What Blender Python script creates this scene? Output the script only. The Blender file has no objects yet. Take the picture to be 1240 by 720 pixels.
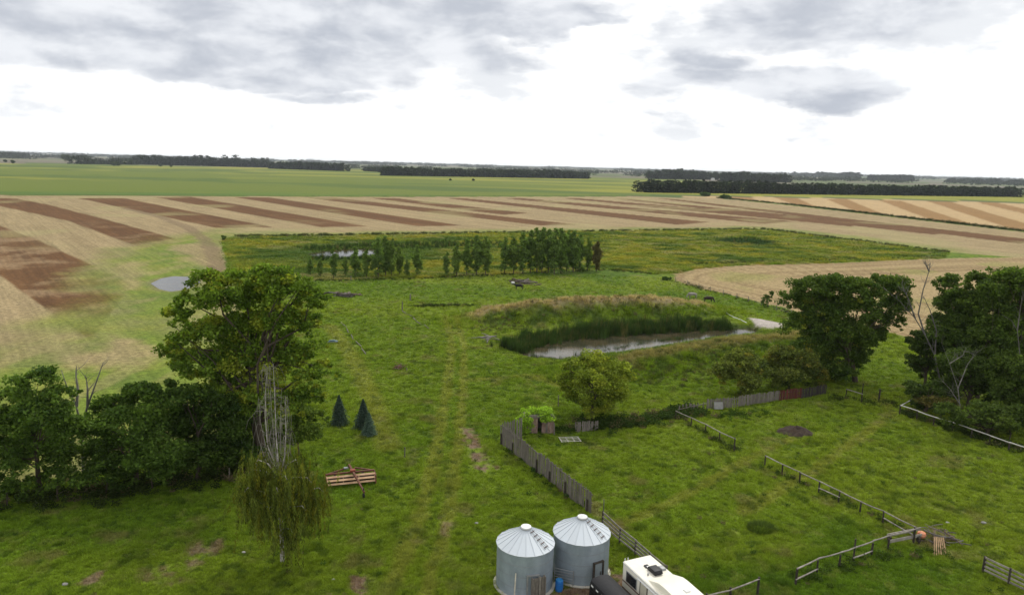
import bpy, bmesh, math, random
import numpy as np
from mathutils import Vector, Matrix
random.seed(7); RNG = np.random.default_rng(7)
sc = bpy.context.scene
COL = sc.collection

# ------------------------------------------------------------------ camera
FPX = 885.0; CAMH = 31.0; PITCH = math.radians(10.2); ROLL = math.atan(33/1240)
cam_d = bpy.data.cameras.new('camera'); cam = bpy.data.objects.new('camera', cam_d); COL.objects.link(cam)
cam_d.sensor_width = 36; cam_d.lens = 36*FPX/1240; cam_d.clip_start = 0.5; cam_d.clip_end = 80000
cam.matrix_world = Matrix.Translation((0, 0, CAMH)) @ Matrix.Rotation(math.pi/2-PITCH, 4, 'X') @ Matrix.Rotation(ROLL, 4, 'Z')
sc.camera = cam

# ------------------------------------------------------------------ render, exposure
sc.render.engine = 'CYCLES'
sc.view_settings.view_transform = 'Standard'; sc.view_settings.look = 'None'
sc.view_settings.exposure = 0.38; sc.view_settings.gamma = 1.0; sc.view_settings.use_curve_mapping = False
cy = sc.cycles
cy.use_denoising = True
try: cy.denoiser = 'OPENIMAGEDENOISE'
except Exception: pass
cy.max_bounces = 5; cy.diffuse_bounces = 2; cy.glossy_bounces = 2; cy.transmission_bounces = 3
cy.transparent_max_bounces = 6; cy.volume_bounces = 0; cy.use_adaptive_sampling = True; cy.adaptive_threshold = 0.01
cy.caustics_reflective = False; cy.caustics_refractive = False
sc.render.use_persistent_data = False

# ------------------------------------------------------------------ node helpers
class NT:
    def __init__(s, tree): s.t = tree; s.n = tree.nodes; s.l = tree.links; s.n.clear()
    def add(s, typ, **kw):
        nd = s.n.new(typ)
        for k, v in kw.items():
            if k.startswith('i_'): nd.inputs[k[2:].replace('_', ' ')].default_value = v
            else: setattr(nd, k, v)
        return nd
    def link(s, a, b): s.l.new(a, b)
    def val(s, x, sock):
        if hasattr(x, 'links') or isinstance(x, bpy.types.NodeSocket): s.link(x, sock)
        else: sock.default_value = x
    def math(s, op, a, b=0.0, c=None, clamp=False):
        nd = s.n.new('ShaderNodeMath'); nd.operation = op; nd.use_clamp = clamp
        s.val(a, nd.inputs[0]); s.val(b, nd.inputs[1])
        if c is not None: s.val(c, nd.inputs[2])
        return nd.outputs[0]
    def vmath(s, op, a, b=(0, 0, 0)):
        nd = s.n.new('ShaderNodeVectorMath'); nd.operation = op
        s.val(a, nd.inputs[0]); s.val(b, nd.inputs[1])
        return nd.outputs['Value'] if op in ('DOT_PRODUCT', 'LENGTH') else nd.outputs[0]
    def mix(s, f, a, b, blend='MIX'):
        nd = s.n.new('ShaderNodeMix'); nd.data_type = 'RGBA'; nd.blend_type = blend
        s.val(f, nd.inputs[0]); s.val(a, nd.inputs[6]); s.val(b, nd.inputs[7])
        return nd.outputs[2]
    def noise(s, vec, scale, detail=4, rough=.55, dist=0.0):
        nd = s.n.new('ShaderNodeTexNoise'); nd.inputs['Scale'].default_value = scale
        nd.inputs['Detail'].default_value = detail; nd.inputs['Roughness'].default_value = rough
        nd.inputs['Distortion'].default_value = dist
        if vec is not None: s.link(vec, nd.inputs['Vector'])
        return nd.outputs['Fac']
    def remap(s, v, a, b, c=0.0, d=1.0, smooth=True):
        nd = s.n.new('ShaderNodeMapRange'); nd.interpolation_type = 'SMOOTHSTEP' if smooth else 'LINEAR'
        s.val(v, nd.inputs[0])
        for i, q in enumerate((a, b, c, d)): nd.inputs[i+1].default_value = q
        return nd.outputs[0]
def rgba(c): return (c[0], c[1], c[2], 1.0)

# ------------------------------------------------------------------ sky and sun
SUN_EL, SUN_AZ = math.radians(50), math.radians(24)      # azimuth measured from +Y towards +X
world = bpy.data.worlds.new('World'); sc.world = world; world.use_nodes = True
w = NT(world.node_tree)
sky = w.add('ShaderNodeTexSky'); sky.sky_type = 'NISHITA'; sky.sun_disc = False
sky.sun_elevation = SUN_EL; sky.sun_rotation = SUN_AZ; sky.air_density = 1.0; sky.dust_density = 1.5
tc = w.add('ShaderNodeTexCoord'); D = tc.outputs['Generated']
def dir_px(px, py):
    u, v = px-620, py-360; c, s = math.cos(ROLL), math.sin(ROLL)
    x = c*u+s*v; y = -s*u+c*v
    return Vector((x, FPX*math.cos(PITCH)-y*math.sin(PITCH), -FPX*math.sin(PITCH)-y*math.cos(PITCH)))
# cloud coordinates: flattened towards the horizon as a real cloud deck is
sep = w.add('ShaderNodeSeparateXYZ'); w.link(D, sep.inputs[0])
zz = w.math('MAXIMUM', sep.outputs[2], 0.0)
inv = w.math('DIVIDE', 1.0, w.math('ADD', zz, 0.12))
cmb = w.add('ShaderNodeCombineXYZ')
w.link(w.math('MULTIPLY', sep.outputs[0], inv), cmb.inputs[0]); w.link(w.math('MULTIPLY', sep.outputs[1], inv), cmb.inputs[1])
PL = cmb.outputs[0]
mp = w.add('ShaderNodeMapping'); mp.inputs['Scale'].default_value = (1, 1, 2.5); w.link(D, mp.inputs[0]); DS = mp.outputs[0]
nz_col = w.add('ShaderNodeTexNoise'); nz_col.inputs['Scale'].default_value = 5.0; nz_col.inputs['Detail'].default_value = 9; nz_col.inputs['Roughness'].default_value = .58
w.link(DS, nz_col.inputs['Vector'])
warp = w.vmath('SUBTRACT', nz_col.outputs['Color'], (.5, .5, .5))
wsc = w.add('ShaderNodeVectorMath', operation='MULTIPLY'); w.link(warp, wsc.inputs[0]); wsc.inputs[1].default_value = (.20, .20, .085)
DW = w.vmath('ADD', D, wsc.outputs[0])
def blob(px, py, rx, ry, lo=0.35, hi=1.15):
    c = dir_px(px, py).normalized(); t1 = Vector((c.y, -c.x, 0)).normalized(); t2 = t1.cross(c)
    d2 = w.vmath('SUBTRACT', DW, tuple(c))
    a = w.math('MULTIPLY', w.vmath('DOT_PRODUCT', d2, tuple(t1)), FPX/rx)
    b = w.math('MULTIPLY', w.vmath('DOT_PRODUCT', d2, tuple(t2)), FPX/ry)
    q = w.math('SQRT', w.math('ADD', w.math('MULTIPLY', a, a), w.math('MULTIPLY', b, b)))
    return w.remap(q, hi, lo, 0, 1)
grey = None
for args in [(130, 0, 330, 88), (330, 58, 245, 56), (470, 40, 175, 52), (640, 22, 120, 36), (60, 35, 190, 52), (560, 8, 230, 34), (300, 96, 190, 18), (1010, 18, 110, 52), (700, 30, 70, 20), (395, 120, 85, 12, -.3, 1.3), (960, 26, 110, 48), (900, 102, 190, 22, .1, 1.25), (985, 112, 110, 28), (860, 82, 120, 16, -.2, 1.3), (800, 108, 60, 10, -.2, 1.3),
             (1065, 148, 34, 9, -.5, 1.4), (800, 48, 34, 13, -.3, 1.35), (780, 134, 45, 8, -.5, 1.4), (600, 145, 60, 7, -.6, 1.4), (40, 138, 60, 7, -.6, 1.4), (640, 72, 55, 13, -.2, 1.35), (880, 152, 32, 5, -.5, 1.4), (975, 158, 34, 4, -.6, 1.4)]:
    b = w.math('MULTIPLY', blob(*args), 1.0 if args[2] > 60 else .5); grey = b if grey is None else w.math('MAXIMUM', grey, b)
n_big = w.noise(PL, 0.55, 6, .6, .3)
n_mid = w.noise(DS, 8.0, 9, .55, 0)
# outside the frame the same broken deck goes on overhead
gen = w.remap(n_big, .47, .66, 0, 1)
high = w.remap(sep.outputs[2], .20, .32, 0, 1)
behind = w.remap(sep.outputs[1], .45, .25, 0, 1)
gen = w.math('MULTIPLY', gen, w.math('MULTIPLY', w.math('MAXIMUM', high, behind), w.remap(sep.outputs[2], .03, .14, 0, 1)))
grey = w.math('MAXIMUM', grey, gen)
soft = w.remap(w.math('ADD', grey, w.math('MULTIPLY', w.math('SUBTRACT', n_mid, .5), 1.15)), .08, .76, 0, 1)
n_in = w.noise(DS, 9.5, 9, .55, .15)
gcol = w.mix(w.remap(n_in, .34, .66), (3.9, 4.2, 4.8, 1), (6.7, 6.9, 7.25, 1))
white = w.mix(w.remap(w.noise(DS, 7.5, 9, .60), .44, .64), (9.8, 9.8, 9.7, 1), (6.7, 6.9, 7.2, 1))
white = w.mix(w.remap(sep.outputs[2], .005, .05), (10.2, 10.2, 10.1, 1), white)
cl = w.mix(w.math('MULTIPLY', soft, .93), white, gcol)
# thin blue gaps
bl = w.math('MAXIMUM', blob(1125, 80, 70, 16, -.4, 1.4), w.math('MULTIPLY', blob(1068, 148, 40, 10, -.4, 1.4), .6))
bl = w.math('MAXIMUM', bl, w.math('MULTIPLY', w.remap(w.noise(PL, .8, 5, .6), .60, .74), high))
skyb = w.mix(.45, sky.outputs[0], (10, 10.6, 11.2, 1))
fin = w.mix(w.math('MULTIPLY', bl, .5), cl, skyb)
fin = w.mix(w.remap(sep.outputs[2], -.02, -.002), (1.2, 1.3, 1.1, 1), fin)
bg = w.add('ShaderNodeBackground'); bg.inputs['Strength'].default_value = 0.1; w.link(fin, bg.inputs['Color'])
wo = w.add('ShaderNodeOutputWorld'); w.link(bg.outputs[0], wo.inputs[0])
try: world.cycles.sampling_method = 'MANUAL'; world.cycles.sample_map_resolution = 512
except Exception: pass

sd = bpy.data.lights.new('sun', 'SUN'); sun = bpy.data.objects.new('sun', sd); COL.objects.link(sun)
sd.energy = 1.5; sd.angle = math.radians(11); sd.color = (1, .955, .88)
sdir = Vector((math.sin(SUN_AZ)*math.cos(SUN_EL), math.cos(SUN_AZ)*math.cos(SUN_EL), math.sin(SUN_EL)))
sun.rotation_euler = sdir.to_track_quat('Z', 'Y').to_euler(); sun.location = (0, 0, 200)

# ------------------------------------------------------------------ geometry helpers
def G(px, py, z=0.0):
    """ground point of the site seen at a spot of the survey picture (1240 x 720)"""
    d = dir_px(px, py); t = (CAMH-z)/-d.z
    return Vector((d.x*t, d.y*t, z))
def at_depth(px, py, Y):
    d = dir_px(px, py); t = Y/d.y
    return Vector((d.x*t, Y, CAMH+d.z*t))
def h2(ix, iy, s):
    n = (ix*374761393+iy*668265263+s*974634621) & 0xFFFFFFFF
    n = ((n ^ (n >> 13))*1274126177) & 0xFFFFFFFF
    n = (n ^ (n >> 16)) & 0xFFFF
    return n/65535.0
def vnoise(x, y, s=0):
    x = np.asarray(x, float); y = np.asarray(y, float)
    ix = np.floor(x).astype(np.int64); iy = np.floor(y).astype(np.int64); fx = x-ix; fy = y-iy
    fx = fx*fx*(3-2*fx); fy = fy*fy*(3-2*fy)
    a = h2(ix, iy, s); b = h2(ix+1, iy, s); c = h2(ix, iy+1, s); d = h2(ix+1, iy+1, s)
    return (a*(1-fx)+b*fx)*(1-fy)+(c*(1-fx)+d*fx)*fy
def fbm(x, y, s=0, o=4, g=.5):
    v = 0; a = 1; t = 0
    for k in range(o): v = v+a*vnoise(x*2**k+17.3*k, y*2**k-9.1*k, s+k); t += a; a *= g
    return v/t
def sstep(a, b, x):
    t = np.clip((x-a)/(b-a), 0, 1); return t*t*(3-2*t)
def polyw(pts, z=0.0): return np.array([tuple(G(p[0], p[1], z))[:2] for p in pts])
def sdist(poly, x, y):
    """signed distance, positive inside"""
    d = np.full(x.shape, 1e18); ins = np.zeros(x.shape, bool); n = len(poly)
    for i in range(n):
        ax, ay = poly[i]; bx, by = poly[(i+1) % n]; ex, ey = bx-ax, by-ay; L = ex*ex+ey*ey+1e-9
        t = np.clip(((x-ax)*ex+(y-ay)*ey)/L, 0, 1)
        d = np.minimum(d, (x-ax-t*ex)**2+(y-ay-t*ey)**2)
        c = ((ay > y) != (by > y)); xi = ax+(y-ay)/(ey if abs(ey) > 1e-9 else 1e-9)*ex
        ins ^= (c & (x < xi))
    d = np.sqrt(d); return np.where(ins, d, -d)
def ldist(line, x, y):
    d = np.full(np.shape(x), 1e18); u = np.zeros(np.shape(x)); n = len(line)
    for i in range(n-1):
        ax, ay = line[i][:2]; bx, by = line[i+1][:2]; ex, ey = bx-ax, by-ay; L = ex*ex+ey*ey+1e-9
        t = np.clip(((x-ax)*ex+(y-ay)*ey)/L, 0, 1); q = (x-ax-t*ex)**2+(y-ay-t*ey)**2
        u = np.where(q < d, i+t, u); d = np.minimum(d, q)
    return np.sqrt(d), u

# ------------------------------------------------------------------ materials
MATS = {}
def new_mat(name):
    m = bpy.data.materials.new(name); m.use_nodes = True; t = NT(m.node_tree)
    o = t.add('ShaderNodeOutputMaterial'); return m, t, o
def surf(name, col, rough=.8, metal=0.0, var=.35, scale=3.0, bump=.0, bscale=20.0, col2=None, spec=.3, stretch=(1, 1, 1)):
    if name in MATS: return MATS[name]
    m, t, o = new_mat(name); p = t.add('ShaderNodeBsdfPrincipled')
    c = t.add('ShaderNodeTexCoord'); mpn = t.add('ShaderNodeMapping'); mpn.inputs['Scale'].default_value = stretch
    t.link(c.outputs['Object'], mpn.inputs[0]); v = mpn.outputs[0]
    oi = t.add('ShaderNodeObjectInfo')
    off = t.add('ShaderNodeVectorMath', operation='MULTIPLY_ADD'); t.link(oi.outputs['Random'], off.inputs[0]); off.inputs[1].default_value = (37, 19, 53); t.link(v, off.inputs[2]); v = off.outputs[0]
    n = t.remap(t.noise(v, scale, 6, .65), .3, .7)
    d = col2 if col2 else tuple(x*(1-var) for x in col)
    cc = t.mix(n, rgba(col), rgba(d))
    rv = t.remap(oi.outputs['Random'], 0, 1, 1-var*.6, 1+var*.35, False)
    cc = t.mix(1.0, cc, rv, 'MULTIPLY')
    t.link(cc, p.inputs['Base Color']); p.inputs['Roughness'].default_value = rough; p.inputs['Metallic'].default_value = metal
    p.inputs['Specular IOR Level'].default_value = spec
    if bump:
        b = t.add('ShaderNodeBump'); b.inputs['Strength'].default_value = bump; b.inputs['Distance'].default_value = .05
        t.link(t.noise(v, bscale, 5, .6), b.inputs['Height']); t.link(b.outputs[0], p.inputs['Normal'])
    t.link(p.outputs[0], o.inputs[0]); MATS[name] = m; return m
def leaf_mat(name, trans=.35, attr='col', kind='GEOMETRY', rough=.6):
    m, t, o = new_mat(name); a = t.add('ShaderNodeAttribute'); a.attribute_name = attr; a.attribute_type = kind
    d = t.add('ShaderNodeBsdfPrincipled'); d.inputs['Roughness'].default_value = rough; d.inputs['Specular IOR Level'].default_value = .05
    tr = t.add('ShaderNodeBsdfTranslucent'); t.link(a.outputs['Color'], d.inputs['Base Color'])
    t.link(t.mix(1.0, a.outputs['Color'], (1.15, 1.25, .55, 1), 'MULTIPLY'), tr.inputs[0])
    ms = t.add('ShaderNodeMixShader'); ms.inputs[0].default_value = trans; t.link(d.outputs[0], ms.inputs[1]); t.link(tr.outputs[0], ms.inputs[2])
    t.link(ms.outputs[0], o.inputs[0]); return m
LEAF = leaf_mat('foliage'); TUFT = leaf_mat('grass_blades', .3, 'col', 'INSTANCER', .75)
BARK = surf('bark', (.11, .085, .06), .95, var=.5, scale=6, bump=.5, stretch=(1, 1, .3))
BARKG = surf('grey_bark', (.20, .185, .165), .95, var=.5, scale=5, bump=.4, stretch=(1, 1, .3))
BIRCH = surf('birch_bark', (.56, .53, .47), .8, scale=3.5, col2=(.16, .13, .11), bump=.2)
WOOD = surf('weathered_wood', (.25, .222, .19), .95, scale=4, col2=(.11, .095, .08), bump=.4, stretch=(6, 6, .6))
RAILW = surf('silvered_rail', (.34, .31, .265), .9, scale=2.5, col2=(.17, .15, .125), bump=.3)
POSTW = surf('dark_post', (.075, .06, .047), .95, scale=5, col2=(.03, .025, .02), bump=.4)
REDB = surf('red_board', (.155, .035, .025), .9, scale=3, col2=(.075, .03, .025), bump=.3, stretch=(5, 5, .7))
GALV = surf('galvanised_steel', (.33, .385, .435), .48, metal=.22, scale=1.1, col2=(.245, .29, .33), spec=.5, var=.06, stretch=(1, 1, .6))
GALVR = surf('galvanised_roof', (.54, .585, .625), .42, metal=.15, scale=1.2, col2=(.53, .57, .60), spec=.5, var=.07)
CREAM = surf('cream_paint', (.80, .765, .66), .45, scale=.8, col2=(.74, .70, .59), var=.05)
DARKG = surf('dark_glass', (.02, .022, .025), .12, var=.1, spec=.6)
BLACKM = surf('black_paint', (.014, .014, .015), .5, var=.2, scale=2)
BLACKT = surf('black_tarp', (.02, .02, .022), .7, var=.3, scale=5, bump=.4, bscale=4)
BLUEP = surf('blue_plastic', (.02, .16, .50), .4, var=.15, scale=3)
RUSTR = surf('rusty_red_paint', (.185, .074, .04), .75, scale=2.5, col2=(.09, .04, .025), var=.2)
SLATO = surf('pale_orange_slat', (.58, .40, .24), .8, scale=2, col2=(.42, .25, .14), var=.2)
TYRE = surf('rubber', (.018, .018, .018), .9, var=.2)
GREYM = surf('grey_metal', (.33, .335, .335), .5, metal=.3, scale=3, var=.25)
WHITEP = surf('white_paint', (.75, .75, .73), .6, scale=2, var=.15)
EARTH = surf('dark_earth', (.026, .018, .013), 1, scale=2.5, col2=(.062, .043, .030), bump=.8, bscale=5)
STONE = surf('pale_stone', (.33, .32, .29), .95, scale=2, var=.3, bump=.4)
ORANGE = surf('orange_plastic', (.60, .16, .06), .6, scale=2, col2=(.50, .24, .14))
TEAL = surf('teal_paint', (.07, .16, .18), .6, scale=2, col2=(.035, .06, .065))
BRUSHW = surf('dry_brushwood', (.20, .15, .11), 1, scale=3, col2=(.09, .065, .05))
WATER_M = None

# ------------------------------------------------------------------ mesh builders
def mesh_np(name, V, F4=None, F3=None, cols=None, smooth=False):
    me = bpy.data.meshes.new(name); V = np.asarray(V, np.float32)
    n4 = 0 if F4 is None else len(F4); n3 = 0 if F3 is None else len(F3)
    me.vertices.add(len(V)); me.vertices.foreach_set('co', V.ravel())
    loops = np.concatenate([np.asarray(F4, np.int32).ravel() if n4 else np.zeros(0, np.int32), np.asarray(F3, np.int32).ravel() if n3 else np.zeros(0, np.int32)])
    me.loops.add(len(loops)); me.loops.foreach_set('vertex_index', loops)
    starts = np.concatenate([np.arange(n4)*4, n4*4+np.arange(n3)*3]).astype(np.int32)
    me.polygons.add(n4+n3); me.polygons.foreach_set('loop_start', starts)
    if smooth: me.polygons.foreach_set('use_smooth', np.ones(n4+n3, bool))
    me.update(calc_edges=True)
    if cols is not None:
        a = me.attributes.new('col', 'FLOAT_COLOR', 'POINT'); c = np.ones((len(V), 4), np.float32); c[:, :3] = cols
        a.data.foreach_set('color', c.ravel())
    return me
class MB:
    """collects boxes, tubes and lathes into one mesh"""
    def __init__(s): s.v = []; s.f = []
    def box(s, c, d, rz=0.0, M=None, taper=1.0):
        b = len(s.v); R = Matrix.Rotation(rz, 3, 'Z') if M is None else M
        for z in (-.5, .5):
            k = taper if z > 0 else 1.0
            for x, y in ((-.5, -.5), (.5, -.5), (.5, .5), (-.5, .5)):
                s.v.append(tuple(R @ Vector((x*d[0]*k, y*d[1]*k, z*d[2]))+Vector(c)))
        for q in ((3, 2, 1, 0), (4, 5, 6, 7), (0, 1, 5, 4), (1, 2, 6, 5), (2, 3, 7, 6), (3, 0, 4, 7)): s.f.append(tuple(b+i for i in q))
        return s
    def beam(s, a, b, wd, th, up=(0, 0, 1)):
        a, b = Vector(a), Vector(b); x = (b-a).normalized(); y = Vector(up).cross(x)
        if y.length < 1e-4: y = Vector((1, 0, 0)).cross(x)
        y.normalize(); z = x.cross(y); M = Matrix((x, y, z)).transposed()
        return s.box((a+b)/2, ((b-a).length, wd, th), M=M)
    def tube(s, pts, radii, n=6, cap=True):
        pts = [Vector(p) for p in pts]; b = len(s.v); m = len(pts)
        if not hasattr(radii, '__len__'): radii = [radii]*m
        ref = Vector((0, 0, 1)) if abs((pts[-1]-pts[0]).normalized().z) < .9 else Vector((1, 0, 0))
        for i, p in enumerate(pts):
            d = (pts[min(i+1, m-1)]-pts[max(i-1, 0)]); d = d.normalized() if d.length > 1e-6 else Vector((0, 0, 1))
            x = ref.cross(d); x = x.normalized() if x.length > 1e-4 else Vector((1, 0, 0)); y = d.cross(x)
            for k in range(n):
                a = 2*math.pi*k/n; s.v.append(tuple(p+(x*math.cos(a)+y*math.sin(a))*radii[i]))
        for i in range(m-1):
            for k in range(n): s.f.append((b+i*n+k, b+i*n+(k+1) % n, b+(i+1)*n+(k+1) % n, b+(i+1)*n+k))
        if cap: s.f.append(tuple(b+k for k in range(n))[::-1]); s.f.append(tuple(b+(m-1)*n+k for k in range(n)))
        return s
    def lathe(s, prof, n=24, c=(0, 0, 0)):
        b = len(s.v); m = len(prof)
        for r, z in prof:
            for k in range(n):
                a = 2*math.pi*k/n; s.v.append((c[0]+r*math.cos(a), c[1]+r*math.sin(a), c[2]+z))
        for i in range(m-1):
            for k in range(n): s.f.append((b+i*n+k, b+i*n+(k+1) % n, b+(i+1)*n+(k+1) % n, b+(i+1)*n+k))
        return s
    def prism(s, prof, y0, y1):
        """profile in x,z extruded along y"""
        b = len(s.v); n = len(prof)
        for y in (y0, y1):
            for x, z in prof: s.v.append((x, y, z))
        for i in range(n): s.f.append((b+i, b+(i+1) % n, b+n+(i+1) % n, b+n+i))
        s.f.append(tuple(b+i for i in range(n))[::-1]); s.f.append(tuple(b+n+i for i in range(n)))
        return s
    def mesh(s, name, mat, smooth=False, bevel=0.0):
        me = bpy.data.meshes.new(name); me.from_pydata(s.v, [], s.f); me.update()
        if bevel:
            bm = bmesh.new(); bm.from_mesh(me); bmesh.ops.recalc_face_normals(bm, faces=bm.faces)
            ed = [e for e in bm.edges if len(e.link_faces) == 2 and e.calc_face_angle(0) > .6]
            bmesh.ops.bevel(bm, geom=ed, offset=bevel, segments=2, profile=.6, affect='EDGES', clamp_overlap=True); bm.to_mesh(me); bm.free()
        me.materials.append(mat)
        if smooth:
            me.polygons.foreach_set('use_smooth', np.ones(len(me.polygons), bool))
            try: me.set_sharp_from_angle(angle=math.radians(35))
            except Exception: pass
        return me
    def obj(s, name, mat, parent=None, smooth=False, bevel=0.0): return link(name, s.mesh(name, mat, smooth, bevel), parent)
def link(name, me, parent=None):
    o = bpy.data.objects.new(name, me); COL.objects.link(o)
    if parent is not None: o.parent = parent
    return o
def tag(o, label=None, cat=None, group=None, kind=None):
    if label: o['label'] = label
    if cat: o['category'] = cat
    if group: o['group'] = group
    if kind: o['kind'] = kind
    return o
def thing(name, label, cat, loc=(0, 0, 0), rz=0.0, group=None):
    o = bpy.data.objects.new(name, None); COL.objects.link(o); o.empty_display_size = .3
    o.location = loc; o.rotation_euler = (0, 0, rz); return tag(o, label, cat, group)
ORD = ['first', 'second', 'third', 'fourth', 'fifth', 'sixth', 'seventh', 'eighth', 'ninth', 'tenth', 'eleventh', 'twelfth', 'thirteenth', 'fourteenth', 'fifteenth', 'sixteenth', 'seventeenth', 'eighteenth', 'nineteenth', 'twentieth']

# ================================================================== TERRAIN
pond_px = [(627, 425), (640, 418), (700, 410), (760, 405), (820, 401.5), (880, 399.5), (908, 399), (912, 404), (862, 412), (800, 421), (740, 430), (705, 436), (668, 434), (640, 431)]
slough_px = [(374, 309), (398, 304), (440, 301.5), (474, 303), (478, 308), (440, 311), (400, 313)]
puddle_px = [(187, 343), (197, 338), (212, 335.5), (228, 336), (238, 342), (225, 349), (209, 351.5), (197, 348.5)]
POND_Z, SLOUGH_Z, PUD_Z = -.55, -.25, -.06
POND, SLOUGH, PUD = polyw(pond_px, POND_Z), polyw(slough_px, SLOUGH_Z), polyw(puddle_px, PUD_Z)
def crest(l): return np.array([tuple(G(p[0], p[1], p[2])) for p in l])
BERM_B = crest([(560, 388, .3), (590, 374, 2.0), (650, 364.5, 4.2), (740, 359, 4.5), (800, 361, 3.8), (845, 366, 1.6), (870, 374, .3)])
BERM_F = crest([(700, 450, .2), (735, 440, 1.1), (770, 431, 1.7), (830, 420, 1.9), (890, 411, 1.9), (950, 405, 1.7), (1010, 399, 1.2), (1060, 394, .2)])
HUMP = G(905, 294)
CLAY = polyw([(906, 383), (925, 386), (950, 391), (948, 396), (930, 397), (915, 392)], .5)
def height(x, y):
    x = np.asarray(x, float); y = np.asarray(y, float); r = np.hypot(x, y)
    near = sstep(420, 200, r)
    z = near*(.32*(fbm(x/14, y/14, 3, 3)-.5)+.16*(fbm(x/3.1, y/3.1, 5, 2)-.5))
    fieldflat = sstep(-3, 3, sdist(PUD, x, y)+8)
    z = z*(1-fieldflat)
    for line, wd in ((BERM_B, 4.3), (BERM_F, 5.0)):
        d, u = ldist(line, x, y); hh = np.interp(u, np.arange(len(line)), line[:, 2])
        d = d+.9*(fbm(x/4, y/4, 9, 3)-.5)*2
        z = z+hh*np.exp(-(d/wd)**2)*(1+.25*(fbm(x/2.3, y/2.3, 11, 2)-.5))
    z = z+1.6*np.exp(-((x-HUMP.x)/9)**2-((y-HUMP.y)/14)**2)
    for P, dep, wd in ((POND, 1.5, 3.0), (SLOUGH, .8, 4.0), (PUD, .25, 2.5)):
        s = sdist(P, x, y); k = sstep(-wd, 1.2, s); lvl = {1.5: POND_Z, .8: SLOUGH_Z, .25: PUD_Z}[dep]
        z = z*(1-k)+(lvl-dep*.6)*k
    s = sdist(PUD, x, y); z = z+.22*(fbm(x/3.5, y/5, 15, 4)-.5)*sstep(-8, -1, s)
    s = sdist(CLAY, x, y); z = z+.5*sstep(-1.5, 1.0, s)
    far = sstep(5000, 13000, r)
    z = z+far*(4+14*fbm(x/3000, y/3000, 21, 3))
    return z
def gz(x, y): return float(height(np.array([x]), np.array([y]))[0])
def GP(px, py):
    """point on the terrain (iterates on relief)"""
    z = 0.0
    for _ in range(4): p = G(px, py, z); z = gz(p.x, p.y)
    return Vector((p.x, p.y, z))

# fields in plan
MAIN = polyw([(-260, 235.5), (0, 236.5), (440, 238.5), (780, 238), (868, 240), (960, 249), (1060, 260.5), (1240, 281), (1420, 301), (1420, 322), (1240, 312), (1150, 305.5), (1060, 293), (926, 277), (730, 279.5), (480, 283.5), (285, 286), (268, 290), (272, 312), (279, 335), (292, 380), (300, 430), (302, 470), (290, 530), (200, 556), (0, 590), (-300, 640)])
GOLD = polyw([(800, 238), (868, 237.5), (1000, 240), (1240, 246), (1500, 252), (1500, 306), (1240, 279), (1060, 258.5), (960, 247.5), (880, 240)])
SMALL = polyw([(813, 338), (818, 331), (845, 325), (900, 321), (1000, 319), (1140, 313), (1240, 311), (1420, 322), (1420, 470), (1240, 435), (1100, 408), (1000, 388), (950, 373), (890, 358), (850, 349)])
CROP = polyw([(-300, 190), (0, 197), (200, 200.5), (420, 205.5), (700, 214.5), (790, 216), (1240, 237), (1500, 244), (1500, 251), (1240, 244.5), (1000, 239), (868, 236.5), (780, 236.5), (440, 237), (0, 235), (-300, 233)])
MEADOW = polyw([(268, 290), (285, 286), (480, 283.5), (730, 279.5), (926, 277), (1150, 305.5), (1140, 313), (1000, 319), (900, 321), (845, 325), (818, 331), (790, 331), (740, 326), (620, 331), (500, 337), (380, 339), (280, 337)])
STR = [  # brown strips of the stubble: corner spots in the picture
    [(-80, 250), (0, 273), (44, 290), (122, 325), (160, 345), (110, 412), (81, 391), (0, 334), (-80, 290)],
    [(-60, 238), (20, 240.5), (60, 248), (176, 278.5), (215, 290), (190, 305), (135, 287), (85, 268), (0, 249.5), (-60, 240)],
    [(95, 240), (150, 240), (330, 275), (262, 276)], [(185, 238.5), (232, 238.5), (445, 274), (390, 275)],
    [(285, 239), (325, 239), (560, 273), (505, 274)], [(370, 239.5), (405, 239.5), (700, 272), (655, 273)],
    [(450, 240), (480, 240), (640, 258), (610, 260)], [(540, 240), (562, 240), (860, 269), (820, 272)],
    [(610, 240), (632, 240), (960, 268), (925, 271)], [(680, 240), (700, 240), (1060, 270), (1030, 274)],
    [(740, 240), (760, 240.5), (1160, 281), (1130, 284)], [(795, 240), (815, 241), (1260, 291), (1235, 295)], [(-140, 243), (-60, 241.5), (-30, 246), (-60, 262), (-140, 280)]]
GST = [[(880, 238.3), (910, 239), (918, 243.5), (884, 241)], [(938, 239), (965, 239.6), (992, 252), (962, 248)], [(1000, 240.5), (1026, 241.2), (1075, 261.5), (1040, 257.5)], [(1063, 242), (1090, 242.7), (1180, 272), (1130, 267)], [(1122, 243.3), (1150, 244), (1290, 284), (1225, 277)],
       [(1182, 245), (1208, 245.6), (1400, 288), (1330, 280)], [(1240, 246.5), (1262, 247), (1480, 284), (1420, 276)]]
GREEN = [[(210, 285), (262, 280), (268, 330), (272, 420), (290, 520), (180, 545), (60, 580), (-80, 600), (-80, 470), (10, 446), (60, 428), (95, 385), (130, 340), (165, 300)]]
BARE = [([(200, 300), (240, 292), (262, 300), (268, 330), (235, 318)], .8), ([(98, 436), (135, 405), (165, 410), (195, 430), (150, 446)], .8), ([(60, 440), (90, 418), (110, 425), (96, 446)], .7), ([(120, 325), (160, 318), (185, 330), (160, 350)], .6)]
TRACK = polyw([(150, 252), (192, 262), (228, 275), (250, 292), (262, 315), (266, 336)])
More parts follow.
